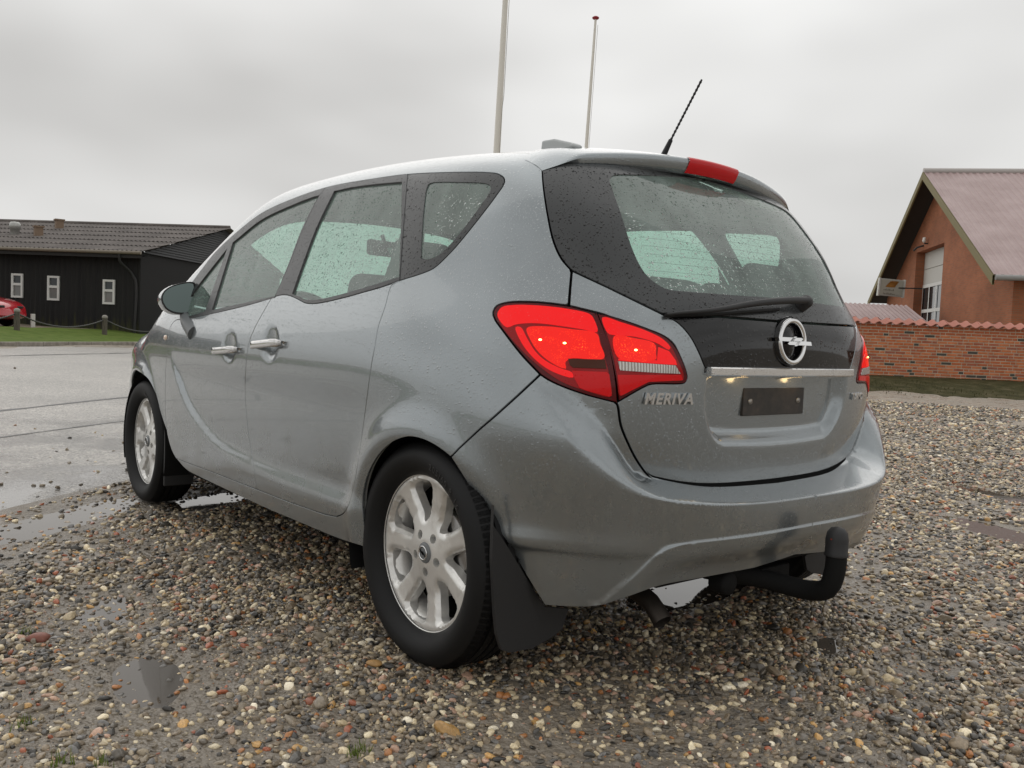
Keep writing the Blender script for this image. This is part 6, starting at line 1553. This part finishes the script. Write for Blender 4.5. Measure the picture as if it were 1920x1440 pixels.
PEB = mat('wet_pebbles', (.2, .2, .2), .32, Coat_Weight=.25, Coat_Roughness=.12); t = NT(PEB); an = t.n('Attribute'); an.attribute_type = 'INSTANCER'; an.attribute_name = 'p_col'
co = t.n('TexCoord').outputs['Object']; sp_ = t.ramp(t.noise(co, 2.6, 5, .65), [(.3, .62), (.7, 1.25)]); t.set('Base Color', t.mix(1., an.outputs['Color'], sp_, 'MULTIPLY'))
t.set('Roughness', t.ramp(t.noise(t.pos(), 5, 3), [(.35, .22), (.7, .5)]))
ng = bpy.data.node_groups.new('scatter_pebbles', 'GeometryNodeTree'); ng.interface.new_socket('Geometry', in_out='INPUT', socket_type='NodeSocketGeometry'); ng.interface.new_socket('Geometry', in_out='OUTPUT', socket_type='NodeSocketGeometry')
N = ng.nodes.new; L = ng.links.new; gi = N('NodeGroupInput'); go = N('NodeGroupOutput'); jn = N('GeometryNodeJoinGeometry')
for k in range(8):
    ic = N('GeometryNodeMeshIcoSphere'); ic.inputs['Radius'].default_value = 1.; ic.inputs['Subdivisions'].default_value = 3 if k < 4 else 2
    no = N('ShaderNodeTexNoise'); no.noise_dimensions = '4D'; no.inputs['W'].default_value = k*3.7; no.inputs['Scale'].default_value = .75; no.inputs['Detail'].default_value = 2.
    sb = N('ShaderNodeVectorMath'); sb.operation = 'SUBTRACT'; sb.inputs[1].default_value = (.5, .5, .5); ml = N('ShaderNodeVectorMath'); ml.operation = 'SCALE'; ml.inputs['Scale'].default_value = 1.7
    sp2 = N('GeometryNodeSetPosition'); L(no.outputs['Color'], sb.inputs[0]); L(sb.outputs[0], ml.inputs[0]); L(ml.outputs[0], sp2.inputs['Offset']); L(ic.outputs[0], sp2.inputs[0])
    ss = N('GeometryNodeSetShadeSmooth'); L(sp2.outputs[0], ss.inputs[0]); g2 = N('GeometryNodeGeometryToInstance'); L(ss.outputs[0], g2.inputs[0]); L(g2.outputs[0], jn.inputs[0])
def attr(name, typ):
    a = N('GeometryNodeInputNamedAttribute'); a.data_type = typ; a.inputs['Name'].default_value = name; return a.outputs[0]
io = N('GeometryNodeInstanceOnPoints'); io.inputs['Pick Instance'].default_value = True
er = N('FunctionNodeEulerToRotation'); L(attr('p_rot', 'FLOAT_VECTOR'), er.inputs[0])
sm_ = N('GeometryNodeSetMaterial'); sm_.inputs['Material'].default_value = PEB
L(jn.outputs[0], sm_.inputs[0]); L(gi.outputs[0], io.inputs['Points']); L(sm_.outputs[0], io.inputs['Instance']); L(attr('p_pick', 'INT'), io.inputs['Instance Index']); L(er.outputs[0], io.inputs['Rotation']); L(attr('p_scl', 'FLOAT_VECTOR'), io.inputs['Scale']); L(io.outputs[0], go.inputs[0])
grav.modifiers.new('scatter', 'NODES').node_group = ng
pm_.materials.append(PEB)
# two stones that stand out
def stone(px, size, colr, label, seed):
    p = onplane(*px, 2, .008); bm = bmesh.new(); bmesh.ops.create_icosphere(bm, subdivisions=3, radius=1.); r = np.random.RandomState(seed); k = r.normal(0, 1, (6, 3))
    for v in bm.verts:
        q = np.array(v.co); d = sum(.10*math.sin(1.7*(q@kk)+i) for i, kk in enumerate(k)); v.co = Vector(q*(1+d))*1.; v.co.x *= size[0]; v.co.y *= size[1]; v.co.z *= size[2]
    me = bpy.data.meshes.new('stone'); bm.to_mesh(me); bm.free(); me.polygons.foreach_set('use_smooth', [True]*len(me.polygons))
    m = mat('stone_%d' % seed, colr, .45); t = NT(m); t.set('Base Color', t.mix(1., colr, t.ramp(t.noise(t.pos(), 60, 5), [(.3, .7), (.7, 1.2)]), 'MULTIPLY')); me.materials.append(m)
    o = bpy.data.objects.new('stone', me); C.objects.link(o); o.location = p; o.rotation_euler = (0, 0, -.6); tag(o, label, 'stone')
stone((70, 1196), (.034, .018, .013), (.26, .095, .065), 'flat reddish brick fragment lying among the pebbles', 3)
stone((700, 1246), (.020, .013, .010), (.42, .24, .085), 'ochre yellow stone lying in front of the rear tyre', 5)
# weeds between the pebbles
wp_ = []
for px in ((45, 1362), (112, 1434), (185, 1436), (672, 1415), (672, 1408), (50, 1190)):
    p = onplane(*px, 2, 0.)
    for k in range(26): wp_.append((p[0]+rnd.gauss(0, .012), p[1]+rnd.gauss(0, .012), .004))
tag(blades('weeds', np.array(wp_), .008, .028, GRASS, 12, .0022), 'tiny green weeds sprouting between the pebbles', 'weeds', kind='stuff')
